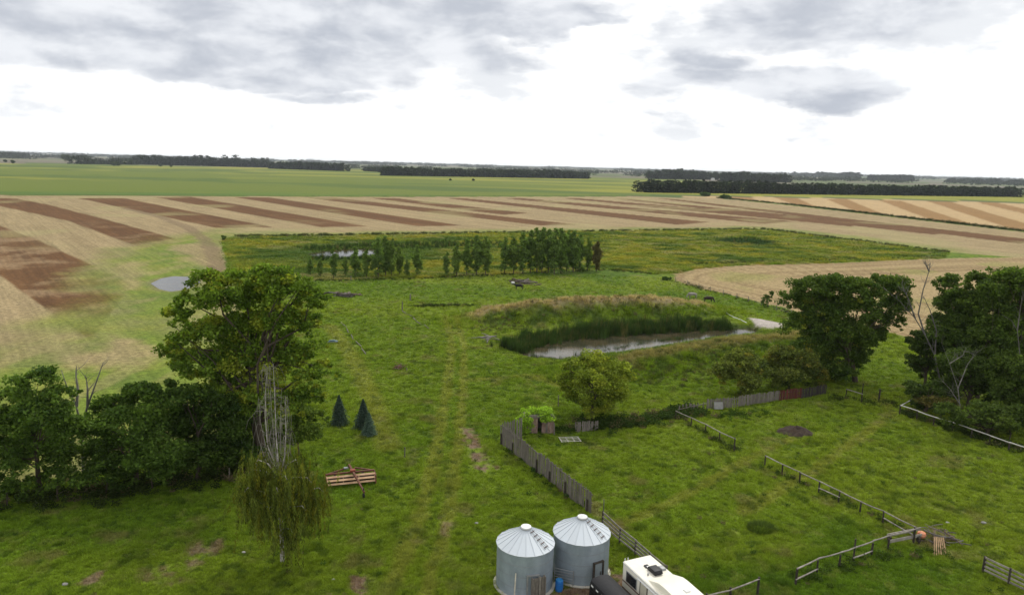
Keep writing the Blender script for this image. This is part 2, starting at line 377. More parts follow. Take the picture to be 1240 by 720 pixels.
DIRT = [([(559, 518), (572, 520), (582, 545), (602, 568), (590, 574), (575, 568), (566, 545)], 1), ([(228, 662), (270, 655), (262, 672), (225, 690)], .8), ([(160, 690), (215, 680), (210, 705), (160, 708)], .7), ([(92, 700), (125, 692), (120, 706), (95, 712)], .9),
        ([(430, 700), (445, 695), (446, 720), (432, 722)], 1), ([(600, 722), (618, 716), (668, 712), (700, 704), (735, 690), (760, 690), (790, 740), (600, 760)], 1), ([(536, 630), (546, 632), (541, 650), (533, 648)], .7), ([(1105, 652), (1130, 640), (1158, 652), (1150, 668), (1120, 670)], .6), ([(700, 590), (722, 600), (760, 640), (745, 650), (715, 622)], .5)]
TRAILS = [(polyw(a), b) for a, b in (([(470, 720), (505, 640), (525, 560), (540, 480), (548, 420), (540, 385)], 1.1), ([(515, 720), (540, 640), (552, 560), (560, 480), (562, 420), (552, 385)], .9), ([(400, 395), (425, 430), (450, 480), (470, 540)], 2.2), ([(560, 460), (640, 455), (690, 470)], 1.2), ([(900, 620), (1000, 560), (1080, 500), (1060, 480)], 1.0), ([(700, 660), (830, 600), (905, 556), (960, 530)], .9))]
def ground_colour(x, y):
    """surface colour by land use: pasture, stubble, crop with painted sun patches"""
    r = np.hypot(x, y); n1 = fbm(x/22, y/22, 31, 4); n2 = fbm(x/5, y/5, 41, 4); n3 = fbm(x/1.6, y/1.6, 51, 3); n4 = fbm(x/60, y/60, 61, 3)
    def L(a): return np.array(a, float)
    def mixc(c, k, w): w = np.clip(w, 0, 1)[:, None]; return c*(1-w)+L(k)*w
    c = np.tile(L((.074, .128, .010)), (len(x), 1))
    c = mixc(c, (.042, .084, .009), sstep(.52, .76, n2)*.40); c = mixc(c, (.138, .178, .016), sstep(.42, .62, n1)*.85)
    c = mixc(c, (.104, .170, .012), sstep(.42, .68, n4)*.65); c = mixc(c, (.118, .165, .014), sstep(62, 95, r)*sstep(220, 150, r)*.6)
    for T_, tw_ in TRAILS: dT, _ = ldist(T_, x, y); c = mixc(c, (.165, .175, .032), sstep(tw_, tw_*.3, dT+1.0*(n3-.5))*.75)
    c = mixc(c, (.135, .125, .045), sstep(.66, .82, fbm(x/3.3, y/3.3, 71, 4))*.7); c = mixc(c, (.024, .048, .008), sstep(.53, .74, fbm(x/.8, y/.8, 55, 4))*.6); c = mixc(c, (.13, .155, .03), sstep(.60, .78, fbm(x/1.1+9, y/1.1, 53, 3))*.6)
    s = sdist(MEADOW, x, y)+5*(n2-.5); k = sstep(-1.5, 1.5, s)
    md = np.tile(L((.118, .142, .018)), (len(x), 1)); md = mixc(md, (.185, .172, .022), sstep(.46, .70, n2)); md = mixc(md, (.055, .088, .014), sstep(.5, .68, fbm(x/16, y/8, 81, 4))); md = mixc(md, (.20, .18, .075), sstep(.62, .78, fbm(x/12, y/5, 83, 3))*.7)
    c = c*(1-k[:, None])+md*k[:, None]
    for P, wd, kc in ((SLOUGH, 26, (.045, .085, .016)), (POND, 3, (.035, .058, .012))):
        s = sdist(P, x, y)+6*(n2-.5); c = mixc(c, kc, sstep(-wd, -wd*.3, s)*.8)
    for P in (POND, SLOUGH): s = sdist(P, x, y); c = mixc(c, (.085, .066, .042), sstep(-1.6, -.3, s+1.6*(n3-.5))*.85)
    d = np.hypot((x-HUMP.x)/14, (y-HUMP.y)/14)+.6*(n2-.5); c = mixc(c, (.025, .05, .014), sstep(1.2, .6, d))
    for line, kc in ((BERM_B, (.26, .205, .115)), (BERM_F, (.16, .14, .055))):
        dd, u = ldist(line, x, y); hh = np.interp(u, np.arange(len(line)), line[:, 2])
        off = fbm(x/3, y/3, 91, 3); c = mixc(c, kc, sstep(3.4, 1.0, dd+2.6*(off-.5))*sstep(.3, 1.4, hh)*.95)
        c = mixc(c, (.050, .082, .016), sstep(.42, .62, fbm(x/2.2, y/2.2, 93, 3))*sstep(8.0, 5.5, dd)*sstep(1.4, 3.2, dd)*sstep(.3, 1.4, hh)*.8)
    for P, a in DIRT:
        s = sdist(polyw(P), x, y)+2.2*(n3-.5)+1.6*(n2-.5); k = sstep(-.25, .5, s)*a
        c = mixc(c, (.15, .105, .070), k*sstep(.3, .55, fbm(x/.9, y/.9, 97, 3)))
    s = sdist(CLAY, x, y); c = mixc(c, (.37, .33, .29), sstep(-.3, .3, s))
    # stubble
    ca, sa = math.cos(math.radians(-52)), math.sin(math.radians(-52)); al = x*ca+y*sa; ac = -x*sa+y*ca
    row = fbm(al/45, ac/1.7, 101, 3); rw2 = fbm(al/70, ac/6, 103, 3)
    def stub(base, dark):
        q = np.tile(L(base), (len(x), 1)); q = mixc(q, dark, sstep(.42, .72, row)*.40); q = mixc(q, L(base)*1.16, sstep(.55, .75, rw2)*.5); return q*(0.86+.28*n2)[:, None]
    st = stub((.285, .218, .115), (.20, .148, .074)); br = stub((.122, .062, .025), (.078, .040, .017)); br = mixc(br, (.27, .185, .10), sstep(.46, .7, fbm(x/14, y/14, 63, 5, .6))*.75*sstep(420, 300, r))
    gf = np.zeros(len(x))
    for P in GREEN: gf = np.maximum(gf, sstep(-10, 12, sdist(polyw(P), x, y)+40*(n1-.5)+16*(n2-.5)))
    for P in STR:
        s = sdist(polyw(P), x, y); dd = np.hypot(x, y); k = sstep(-.6, .6, s/np.clip(dd/260, .7, 3)+.8*(row-.5))*(1-gf); st = st*(1-k[:, None])+br*k[:, None]
    st = mixc(st, (.30, .27, .12), sstep(.55, .72, fbm(x/40, y/40, 111, 3))*sstep(250, 350, r)*.45)
    g = np.zeros(len(x))
    for P in GREEN: g = np.maximum(g, sstep(-14, 10, sdist(polyw(P), x, y)+26*(n1-.5)+10*(n2-.5)))
    for P, a in BARE: g = g*(1-a*sstep(-3, 4, sdist(polyw(P), x, y)+7*(n2-.5)))
    # grassy headland along the lower edge of the stubble
    head = polyw([(285, 286), (480, 283.5), (730, 279.5), (926, 277), (1150, 305.5)]); hd, _ = ldist(head, x, y); g = np.maximum(g, .7*sstep(26, 6, hd+24*(n1-.5)))
    gc = np.tile(L((.125, .185, .018)), (len(x), 1)); gc = mixc(gc, (.20, .215, .035), sstep(.45, .7, n2)*.6); gc = mixc(gc, (.085, .145, .018), sstep(.5, .7, fbm(x/9, y/9, 121, 3))*.8); gc = mixc(gc, (.28, .235, .10), sstep(.58, .74, fbm(x/4, y/13, 123, 3))*.45)
    st = st*(1-.9*g[:, None])+gc*.9*g[:, None]
    d, _ = ldist(TRACK, x, y); st = mixc(st, (.17, .12, .07), sstep(3.4, 1.4, d+2*(n2-.5))*.65)
    s = sdist(PUD, x, y); st = mixc(st, (.17, .14, .09), sstep(-4, 0, s+4*(n2-.5))*.7)
    k = sstep(-.6, .6, sdist(MAIN, x, y)+2.2*(n2-.5))[:, None]; c = c*(1-k)+st*k
    ang = np.arctan2(y-140, x-50)
    sm = np.tile(L((.31, .232, .115)), (len(x), 1)); rg = fbm(sdist(SMALL, x, y)/2.2, x/60, 131, 3); sm = mixc(sm, (.20, .138, .066), sstep(.42, .66, rg)*.8); sm = mixc(sm, (.20, .21, .05), sstep(.56, .7, n1)*.5)
    k = sstep(-.6, .6, sdist(SMALL, x, y)+2.5*(n2-.5))[:, None]; c = c*(1-k)+sm*k
    go = np.tile(L((.40, .285, .145)), (len(x), 1)); gb = np.tile(L((.25, .148, .057)), (len(x), 1))
    for P in GST: k = sstep(-2, 2, sdist(polyw(P), x, y)+4*(n2-.5))[:, None]; go = go*(1-k)+gb*k
    go = go*(.9+.2*n2)[:, None]
    k = sstep(-2, 2, sdist(GOLD, x, y)+3*(n2-.5))[:, None]; c = c*(1-k)+go*k
    # far mixed farmland
    ca, sa = math.cos(.35), math.sin(.35); X = x*ca+y*sa; Y = -x*sa+y*ca
    hsh = h2(np.floor(X/720+.3*np.floor(Y/900)).astype(np.int64), np.floor(Y/900).astype(np.int64), 5)
    pal = .88*np.array([(.105, .13, .05), (.23, .20, .14), (.08, .115, .04), (.19, .185, .11), (.26, .225, .165), (.12, .145, .06), (.17, .15, .11)])
    fc = pal[np.clip((hsh*len(pal)).astype(int), 0, len(pal)-1)]*(.85+.3*fbm(x/90, y/90, 141, 3))[:, None]
    k = sstep(820, 900, r)*(1-sstep(-2, 2, sdist(MAIN, x, y)))*(1-sstep(-2, 2, sdist(GOLD, x, y))); k = k[:, None]; c = c*(1-k)+fc*k
    cr = np.tile(L((.118, .150, .025)), (len(x), 1)); bnd = fbm(x/500, y/70, 151, 4); cr = mixc(cr, (.080, .118, .024), sstep(.46, .62, bnd)); cr = mixc(cr, (.24, .235, .035), sstep(.50, .66, fbm(x/700+3, y/130+1, 153, 3))*sstep(800, 1000, r)*.9); cr = mixc(cr, (.075, .14, .025), sstep(760, 640, r+200*(n4-.5))*.7)  # far yellow streaks put the sun patches into the crop colour
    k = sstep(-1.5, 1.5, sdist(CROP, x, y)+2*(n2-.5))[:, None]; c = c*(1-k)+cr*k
    edge = polyw([(0, 235.8), (440, 237.7), (780, 237.2)]); d, _ = ldist(edge, x, y); c = mixc(c, (.07, .085, .03), sstep(7, 3, d)*.8)
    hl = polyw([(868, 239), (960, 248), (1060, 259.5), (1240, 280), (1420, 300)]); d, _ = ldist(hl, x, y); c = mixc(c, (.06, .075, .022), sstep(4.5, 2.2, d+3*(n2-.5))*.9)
    return np.clip(c, .004, .9)

# polar sheet, fine where it is looked at, all the way round
dep = []; a = 66.0
while a > 32: dep.append(a); a -= 3
pxs = np.concatenate([np.arange(735, 302, -1.45), np.arange(302, 234, -.62), np.arange(234, 202, -1.2)])
dep += [math.degrees(PITCH+math.atan((p-360)/FPX)) for p in pxs]
dep = [d for d in dep if d > .30]
rad = [CAMH/math.tan(math.radians(d)) for d in dep]
while rad[-1] < 13500: rad.append(rad[-1]*1.12)
rad = np.array(rad)
azf = np.radians(np.arange(-44, 44.01, .125)); azc = np.radians(np.arange(48, 316.1, 4)); AZ = np.concatenate([azf, azc]); NA, NR = len(AZ), len(rad)
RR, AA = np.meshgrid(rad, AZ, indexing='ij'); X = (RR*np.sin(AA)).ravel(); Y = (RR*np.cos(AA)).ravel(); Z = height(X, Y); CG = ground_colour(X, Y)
V = np.stack([X, Y, Z], 1)
ii, jj = np.meshgrid(np.arange(NR-1), np.arange(NA), indexing='ij'); j2 = (jj+1) % NA
Q = np.stack([ii*NA+jj, ii*NA+j2, (ii+1)*NA+j2, (ii+1)*NA+jj], -1).reshape(-1, 4)[:, ::-1]
fx, fy = X[Q].mean(1), Y[Q].mean(1); zone = np.zeros(len(Q), int)
for k, P in ((4, CROP), (3, SMALL), (2, GOLD), (1, MAIN)): zone[sdist(P, fx, fy) > 0] = k
zone[np.hypot(fx, fy) > 3500] = 0
gm, t, o = new_mat('land')
p = t.add('ShaderNodeBsdfPrincipled'); p.inputs['Roughness'].default_value = .95; p.inputs['Specular IOR Level'].default_value = .08
at = t.add('ShaderNodeAttribute'); at.attribute_name = 'col'; ge = t.add('ShaderNodeNewGeometry'); pos = ge.outputs['Position']
f1 = t.noise(pos, 1.1, 6, .65); f2 = t.noise(pos, 7.0, 4, .6)
v1 = t.remap(f1, .3, .7, .72, 1.28); v2 = t.remap(f2, .3, .7, .75, 1.25)
cc = t.mix(1.0, t.mix(1.0, at.outputs['Color'], v1, 'MULTIPLY'), v2, 'MULTIPLY'); t.link(cc, p.inputs['Base Color'])
sa_ = t.add('ShaderNodeAttribute'); sa_.attribute_name = 'stb'; mr = t.add('ShaderNodeMapping'); mr.vector_type = 'TEXTURE'; mr.inputs['Rotation'].default_value = (0, 0, math.radians(-52)); t.link(pos, mr.inputs[0])
ms_ = t.add('ShaderNodeMapping'); ms_.inputs['Scale'].default_value = (.03, 1.0, 1.0); t.link(mr.outputs[0], ms_.inputs[0]); rown = t.remap(t.noise(ms_.outputs[0], .85, 5, .7), .3, .7, .85, 1.12)
cc = t.mix(sa_.outputs['Fac'], cc, t.mix(1.0, cc, rown, 'MULTIPLY')); t.link(cc, p.inputs['Base Color'])
b = t.add('ShaderNodeBump'); b.inputs['Strength'].default_value = .7; b.inputs['Distance'].default_value = .25; t.link(t.math('ADD', f1, t.math('MULTIPLY', f2, .5)), b.inputs['Height']); t.link(b.outputs[0], p.inputs['Normal'])
t.link(p.outputs[0], o.inputs[0]); LAND = gm
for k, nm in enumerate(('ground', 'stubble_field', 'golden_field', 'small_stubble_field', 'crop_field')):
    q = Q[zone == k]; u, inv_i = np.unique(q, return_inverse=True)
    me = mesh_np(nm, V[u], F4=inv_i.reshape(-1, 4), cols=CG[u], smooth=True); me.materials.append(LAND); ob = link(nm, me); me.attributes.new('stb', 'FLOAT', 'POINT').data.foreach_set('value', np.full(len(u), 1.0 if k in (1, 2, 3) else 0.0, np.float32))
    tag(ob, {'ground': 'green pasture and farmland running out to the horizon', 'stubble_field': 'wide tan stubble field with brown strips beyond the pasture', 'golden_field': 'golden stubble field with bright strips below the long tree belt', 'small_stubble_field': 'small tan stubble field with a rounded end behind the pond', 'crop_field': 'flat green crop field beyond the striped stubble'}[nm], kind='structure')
# water
m, t, o = new_mat('still_water'); p = t.add('ShaderNodeBsdfPrincipled'); c = t.add('ShaderNodeNewGeometry')
t.link(t.mix(t.remap(t.noise(c.outputs['Position'], .35, 4), .4, .6), (.062, .050, .028, 1), (.035, .034, .020, 1)), p.inputs['Base Color']); p.inputs['Roughness'].default_value = .06; p.inputs['IOR'].default_value = 1.33; p.inputs['Specular IOR Level'].default_value = .5
b = t.add('ShaderNodeBump'); b.inputs['Strength'].default_value = .25; b.inputs['Distance'].default_value = .05; t.link(t.noise(c.outputs['Position'], 2.2, 3, .5), b.inputs['Height']); t.link(b.outputs[0], p.inputs['Normal'])
t.link(p.outputs[0], o.inputs[0]); WATER_M = m
for nm, P, z, lab in (('pond', POND, POND_Z, 'brown farm pond ringed with reeds between two grassy banks'), ('slough', SLOUGH, SLOUGH_Z, 'shallow bright water behind the small poplars'), ('puddle', PUD, PUD_Z, 'pale grey puddle lying in the stubble field')):
    cx, cyy = P.mean(0); E = [((q[0]-cx)*1.18+cx, (q[1]-cyy)*1.25+cyy, z) for q in P]
    me = bpy.data.meshes.new(nm); me.from_pydata(E, [], [tuple(range(len(E)))]); me.update(); me.materials.append(WATER_M); ob = link(nm, me); tag(ob, lab, kind='structure')
    if ob.data.polygons[0].normal.z < 0: ob.data.flip_normals()
# far low hills on the horizon
E = []; Fh = []
for i, az in enumerate(np.radians(np.arange(-60, 60.1, .5))):
    hh = 4+14*float(fbm(np.array([math.degrees(az)/9+40]), np.array([.5]), 201, 4)[0])+(7 if az > .05 else 0)
    for rr, z in ((12600, -5), (13300, 18+hh*.8), (15000, 20+hh)): E.append((rr*math.sin(az), rr*math.cos(az), z))
    if i: Fh += [(3*i-3+k, 3*i+k, 3*i+1+k, 3*i-2+k) for k in (0, 1)]
me = bpy.data.meshes.new('hills'); me.from_pydata(E, [], Fh); me.update(); me.materials.append(surf('hill_woods', (.06, .075, .04), 1, scale=.002, var=.3)); tag(link('hills', me), 'faint blue low hills on the horizon', kind='structure')

# ================================================================== GRASS, REEDS, WEEDS
def clump_mesh(name, n, hgt, wid, spread, lean, seed, mat, seg=1, leafy=False):
    rg = np.random.default_rng(seed); V = []; T = []
    for k in range(n):
        a = rg.uniform(0, 6.283); rr = spread*math.sqrt(rg.uniform(0, 1)); b = np.array([rr*math.cos(a), rr*math.sin(a), -.03])
        a2 = a+rg.normal(0, .7); h = hgt*rg.uniform(.55, 1.1); ln = lean*rg.uniform(.3, 1.2)
        tip = b+np.array([math.cos(a2)*ln*h, math.sin(a2)*ln*h, h]); s = np.array([-math.sin(a2), math.cos(a2), 0])*wid*rg.uniform(.6, 1.2)
        if leafy:
            c = b+(tip-b)*rg.uniform(.3, 1); r1 = rg.normal(size=3); r1 /= np.linalg.norm(r1); r2 = np.cross(r1, rg.normal(size=3)); r2 /= np.linalg.norm(r2); i = len(V)
            V += [c-r1*wid, c-r2*wid*.6, c+r1*wid, c+r2*wid*.6]; T += [(i, i+1, i+2), (i, i+2, i+3)]
        else:
            i = len(V); mid = b*.45+tip*.55+np.array([0, 0, .08*h]); V += [b-s, b+s, mid+s*.7, mid-s*.7, tip]; T += [(i, i+1, i+2), (i, i+2, i+3), (i+3, i+2, i+4)]
    me = mesh_np(name, np.array(V), F3=np.array(T)); me.materials.append(mat); return me
def scatter(name, P, cols, scl, variants, label):
    n = len(P); me = bpy.data.meshes.new(name); me.vertices.add(n); me.vertices.foreach_set('co', np.asarray(P, np.float32).ravel())
    c = np.ones((n, 4), np.float32); c[:, :3] = cols
    me.attributes.new('col', 'FLOAT_COLOR', 'POINT').data.foreach_set('color', c.ravel())
    me.attributes.new('scl', 'FLOAT_VECTOR', 'POINT').data.foreach_set('vector', np.asarray(scl, np.float32).ravel())
    rot = np.zeros((n, 3), np.float32); rot[:, 2] = RNG.uniform(0, 6.283, n); rot[:, :2] = RNG.normal(0, .08, (n, 2))
    me.attributes.new('rot', 'FLOAT_VECTOR', 'POINT').data.foreach_set('vector', rot.ravel())
    me.attributes.new('var', 'INT', 'POINT').data.foreach_set('value', RNG.integers(0, len(variants), n).astype(np.int32))
    ob = link(name, me); tag(ob, label, kind='stuff')
    ng = bpy.data.node_groups.new(name+'_scatter', 'GeometryNodeTree')
    ng.interface.new_socket('Geometry', in_out='INPUT', socket_type='NodeSocketGeometry'); ng.interface.new_socket('Geometry', in_out='OUTPUT', socket_type='NodeSocketGeometry')
    N = ng.nodes; Lk = ng.links; gi = N.new('NodeGroupInput'); go = N.new('NodeGroupOutput'); ip = N.new('GeometryNodeInstanceOnPoints'); jn = N.new('GeometryNodeJoinGeometry')
    for vm in reversed(variants):
        so = bpy.data.objects.new(vm.name, vm); oi = N.new('GeometryNodeObjectInfo'); oi.inputs['Object'].default_value = so; oi.inputs['As Instance'].default_value = True; Lk.new(oi.outputs['Geometry'], jn.inputs[0])
    def na(nm, ty): q = N.new('GeometryNodeInputNamedAttribute'); q.data_type = ty; q.inputs['Name'].default_value = nm; return q.outputs[0]
    Lk.new(gi.outputs[0], ip.inputs['Points']); Lk.new(jn.outputs[0], ip.inputs['Instance']); ip.inputs['Pick Instance'].default_value = True
    Lk.new(na('var', 'INT'), ip.inputs['Instance Index']); Lk.new(na('scl', 'FLOAT_VECTOR'), ip.inputs['Scale'])
    Lk.new(na('rot', 'FLOAT_VECTOR'), ip.inputs['Rotation']); Lk.new(ip.outputs[0], go.inputs[0])
    md = ob.modifiers.new('scatter', 'NODES'); md.node_group = ng; return ob
GC = [clump_mesh('tuft%d' % k, 16, .34, .022, .20, .75, 50+k, TUFT) for k in range(5)]
RC = [clump_mesh('reed%d' % k, 22, 1.9, .035, .45, .16, 70+k, TUFT) for k in range(3)]
WC = [clump_mesh('weed%d' % k, 60, .75, .11, .42, .25, 90+k, TUFT, leafy=True) for k in range(4)]
def keep_land(x, y): return (sdist(POND, x, y) < .2) & (sdist(SLOUGH, x, y) < .5) & (sdist(MAIN, x, y) < -.2) & (sdist(SMALL, x, y) < -.2) & (sdist(CLAY, x, y) < 0)
dirtw = None
def dirt_mask(x, y):
    k = np.zeros(len(x))
    for P, a in DIRT: k = np.maximum(k, a*sstep(-.8, .4, sdist(polyw(P), x, y)))
    return k
NPT = 300000
py = 330+ (740-330)*RNG.uniform(0, 1, NPT)**.92; az = np.radians(RNG.uniform(-39, 39, NPT)); de = PITCH+np.arctan((py-360)/FPX); r = CAMH/np.tan(de)/np.cos(az)*np.cos(az*.6)
x, y = r*np.sin(az), r*np.cos(az); ok = keep_land(x, y) & (RNG.uniform(size=NPT) > dirt_mask(x, y)*.85); x, y, r = x[ok], y[ok], r[ok]
col = ground_colour(x, y); tn = fbm(x/1.2, y/1.2, 301, 4); bd = np.minimum(ldist(BERM_B, x, y)[0]/6, ldist(BERM_F, x, y)[0]/7)
mead = sdist(MEADOW, x, y) > 0
s = (.38+1.5*np.clip(tn-.44, 0, 1)+.4*RNG.uniform(size=len(x))**2)*np.clip(r/75, .85, 2.0)*np.where(bd < 1, 1.35, 1)*np.where(mead, 1.2, 1)
hs = s*np.clip(75/r, .55, 1.1)**.5*np.where(bd < 1, 1.25, .82)
col = col*(1.2+1.35*RNG.uniform(size=(len(x), 1))**1.4)*np.array([1.04, 1.0, 1.0])
scatter('grass', np.stack([x, y, height(x, y)], 1), np.clip(col, 0, .6), np.stack([s, s, hs], 1), GC, 'rough green grass growing all over the pasture')
M2 = 70000; py = RNG.uniform(278, 342, M2); az = np.radians(RNG.uniform(-26, 36, M2)); px_ = 620+FPX*np.tan(az); de = PITCH+np.arctan((py-360-(px_-620)*math.tan(ROLL))/FPX); r = CAMH/np.tan(de)/np.cos(az)
x, y = r*np.sin(az), r*np.cos(az); ok = (sdist(MEADOW, x, y) > 0) & (sdist(SLOUGH, x, y) < .5); x, y, r = x[ok], y[ok], r[ok]; col = ground_colour(x, y); tn = fbm(x/4, y/4, 305, 4)
s = (.7+3.2*np.clip(tn-.42, 0, 1)+.5*RNG.uniform(size=len(x))**2)*np.clip(r/110, 1.2, 3); hs = s*.45; col = col*(1.1+1.2*RNG.uniform(size=(len(x), 1))**1.3)
scatter('meadow_grass', np.stack([x, y, height(x, y)], 1), np.clip(col, 0, .6), np.stack([s, s, hs], 1), GC, 'rank yellowish grass of the rough meadow behind the poplars')
# reeds
def along(px_line, n, wd, z=0.0):
    L = polyw(px_line, z); u = RNG.uniform(0, len(L)-1, n); i = np.minimum(u.astype(int), len(L)-2); f = (u-i)[:, None]; p = L[i]*(1-f)+L[i+1]*f
    d = L[i+1]-L[i]; nn = np.stack([-d[:, 1], d[:, 0]], 1)/np.linalg.norm(d, axis=1)[:, None]; return p+nn*RNG.normal(0, wd, n)[:, None]
R1 = along([(620, 425), (638, 415), (700, 406), (760, 401), (820, 397.5), (884, 395.5)], 1500, 1.2, -.3); R2 = along([(695, 431), (745, 421), (800, 412), (825, 409)], 260, .5, -.5)
R3 = along([(640, 433), (690, 437)], 60, .3, -.4); R4 = np.concatenate([along([(480, 300), (520, 297), (560, 296), (610, 297)], 500, 5, 0), along([(370, 303), (440, 298), (478, 299)], 260, 3, 0), along([(375, 314), (440, 314), (480, 311)], 200, 2, 0)])
R5 = np.stack([HUMP.x+RNG.normal(0, 6, 130), HUMP.y+RNG.normal(0, 6, 130)], 1)
RP = np.concatenate([R1, R2, R3, R4, R5]); sc_ = np.concatenate([RNG.uniform(.7, 1.2, 1500), RNG.uniform(.3, .6, 260), RNG.uniform(.25, .45, 60), RNG.uniform(.6, 1.0, 960), RNG.uniform(.5, .8, 130)])
sc_ = sc_*(.45+1.1*fbm(RP[:, 0]/2.2, RP[:, 1]/2.2, 401, 3)); hz = np.maximum(height(RP[:, 0], RP[:, 1]), -1.1); rc = np.tile(np.array([.045, .078, .020]), (len(RP), 1))*RNG.uniform(.6, 1.35, (len(RP), 1)); yl = RNG.uniform(size=len(RP)) < .12; rc[yl] = np.array([.13, .12, .045])
scatter('reeds', np.column_stack([RP, hz]), rc, np.column_stack([sc_, sc_, sc_]), RC, 'dark green reeds standing in and round the pond and slough')
# weeds along the old fence lines, banks and berms
WP = [(along([(700, 515), (760, 513), (815, 502), (850, 497)], 420, .9), (.040, .068, .014), .9), (along([(660, 522), (700, 520)], 60, .5), (.045, .08, .014), .7), (along([(870, 506), (900, 502), (930, 500)], 60, 1.0), (.05, .09, .014), .6),
      (along([(0, 606), (100, 600), (200, 585), (300, 570), (330, 560)], 420, 1.3), (.040, .058, .014), .85), (along([(575, 392), (650, 382), (760, 378), (850, 380)], 330, 2.6, 1.2), (.105, .115, .036), .6), (along([(770, 455), (830, 440), (900, 425)], 330, 4.0, .8), (.090, .108, .028), .6),
      (along([(285, 286.5), (480, 284), (730, 280), (926, 277.5), (1150, 306)], 800, 1.0), (.042, .055, .015), 1.25), (along([(268, 292), (272, 312), (279, 335), (292, 380), (300, 420)], 50, 1.0), (.05, .085, .015), .4), (along([(818, 340), (860, 352), (950, 377), (1000, 392)], 140, .7), (.05, .065, .02), .6),
      (along([(868, 239.5), (960, 248.3), (1060, 259.7), (1240, 280.3)], 900, 1.6), (.038, .048, .013), 1.9), (along([(840, 320), (930, 317), (1130, 311)], 160, 1.0), (.06, .085, .02), .8), (along([(495, 372), (530, 371), (575, 370)], 90, .4), (.04, .06, .014), .7), (along([(812, 500), (890, 545)], 90, .35), (.05, .07, .018), .5), (along([(926, 566), (1104, 644)], 60, .35), (.045, .075, .014), .5), (along([(610, 545), (713, 620)], 50, .3), (.04, .08, .012), .5), (along([(960, 705), (1060, 672), (1150, 668)], 70, .5), (.05, .08, .015), .55), (along([(790, 331), (740, 327), (620, 332), (500, 338), (380, 340)], 300, 1.0), (.045, .068, .016), .6), (along([(1000, 480), (1090, 492)], 50, .8), (.05, .07, .015), .6), (along([(1095, 500), (1240, 548)], 160, .8), (.04, .06, .014), .75), (along([(690, 470), (720, 455), (760, 480)], 80, 3), (.05, .09, .014), .5)]
for n_, c_, s_ in ((420, (.045, .085, .014), .42), (380, (.085, .13, .02), .38), (160, (.16, .15, .06), .34)):
    rr_ = RNG.uniform(46, 150, n_); aa_ = np.radians(RNG.uniform(-37, 37, n_)); q_ = np.stack([rr_*np.sin(aa_), rr_*np.cos(aa_)], 1); q_ = q_[keep_land(q_[:, 0], q_[:, 1]) & (fbm(q_[:, 0]/12, q_[:, 1]/12, 411, 3) > .46)]; WP.append((q_, c_, s_))
PP = np.concatenate([a for a, b, c in WP]); wc = np.concatenate([np.tile(np.array(b), (len(a), 1)) for a, b, c in WP]); ws = np.concatenate([np.full(len(a), c) for a, b, c in WP])*RNG.uniform(.55, 1.35, len(PP)); wc = wc*RNG.uniform(.65, 1.5, (len(PP), 1))
dr = RNG.uniform(size=len(PP)) < .14; wc[dr] = np.array([.15, .12, .065])
ok = (sdist(POND, PP[:, 0], PP[:, 1]) < 0); PP, wc, ws = PP[ok], wc[ok], ws[ok]
scatter('weeds', np.column_stack([PP, height(PP[:, 0], PP[:, 1])]), wc, np.column_stack([ws, ws, ws]), WC, 'dark leafy weeds along the fence lines, banks and field edges')

# ================================================================== TREES
def leaves(C, n, size, rs, cols, seed, flat=0.0, droop=None):
    """n leaf quads at points C (n,3)"""
    rg = np.random.default_rng(seed); a = rg.normal(size=(n, 3)); a[:, 2] *= (1-flat); a /= np.linalg.norm(a, axis=1)[:, None]
    if droop is not None: a = a*.35+np.array([0, 0, -1]); a /= np.linalg.norm(a, axis=1)[:, None]
    b = np.cross(a, rg.normal(size=(n, 3))); b /= np.linalg.norm(b, axis=1)[:, None]
    s = (size*rg.uniform(1-rs, 1+rs, n))[:, None]; w = .62 if droop is None else .22
    V = np.stack([C-a*s, C-b*s*w, C+a*s, C+b*s*w], 1).reshape(-1, 3); F = np.arange(4*n).reshape(-1, 4)
    return V, F, np.repeat(cols, 4, axis=0)
def crown_mesh(name, lobes, per, size, base, tip, seed, yellow=0.0, ycol=(.155, .165, .018), sub=.34, shell=.4):
    """lobes: (centre, radii); each lobe is broken into leaf clumps with gaps between"""
    rg = np.random.default_rng(seed); PTS = []; CL = []; centers = []
    zmin = min(c[2]-r[2] for c, r in lobes); zmax = max(c[2]+r[2] for c, r in lobes)
    for c, r in lobes:
        c = np.array(c); r = np.array(r); vol = (r[0]*r[1]*r[2])**(1/3); k = min(70, max(8, int(30*(vol/1.6)**1.5)))
        for q in range(k):
            d = rg.normal(size=3); d /= np.linalg.norm(d); d[2] = abs(d[2]) if rg.uniform() < .55 else d[2]
            rr = rg.uniform(shell, 1.0)**.6*(1.28 if rg.uniform() < .16 else 1.0); cc = c+d*r*rr*.88; cr = sub*vol*rg.uniform(.4, 1.1)*np.array([1.15, 1.15, .75]); m = min(6*per, int(per*2.6*rg.uniform(.6, 1.3)*(cr[0]/.6)**1.5)+10)
            g = rg.normal(size=(m, 3)); g /= np.linalg.norm(g, axis=1)[:, None]; P = cc+g*cr*(rg.uniform(.1, 1.35, (m, 1))**.65); centers.append((cc, cr))
            mixv = np.clip(rg.normal(.5, .22), 0, 1); col = np.array(base)*(1-mixv)+np.array(tip)*mixv
            if rg.uniform() < yellow: col = col*.35+np.array(ycol)*.65
            C = np.tile(col*2.05, (m, 1))*rg.uniform(.55, 1.45, (m, 1)); PTS.append(P); CL.append(C)
    P = np.concatenate(PTS); C = np.concatenate(CL); V, F, CC = leaves(P, len(P), size*.70, .6, C, seed+1, .25); me = mesh_np(name, V, F4=F, cols=CC); me.materials.append(LEAF); return me, centers
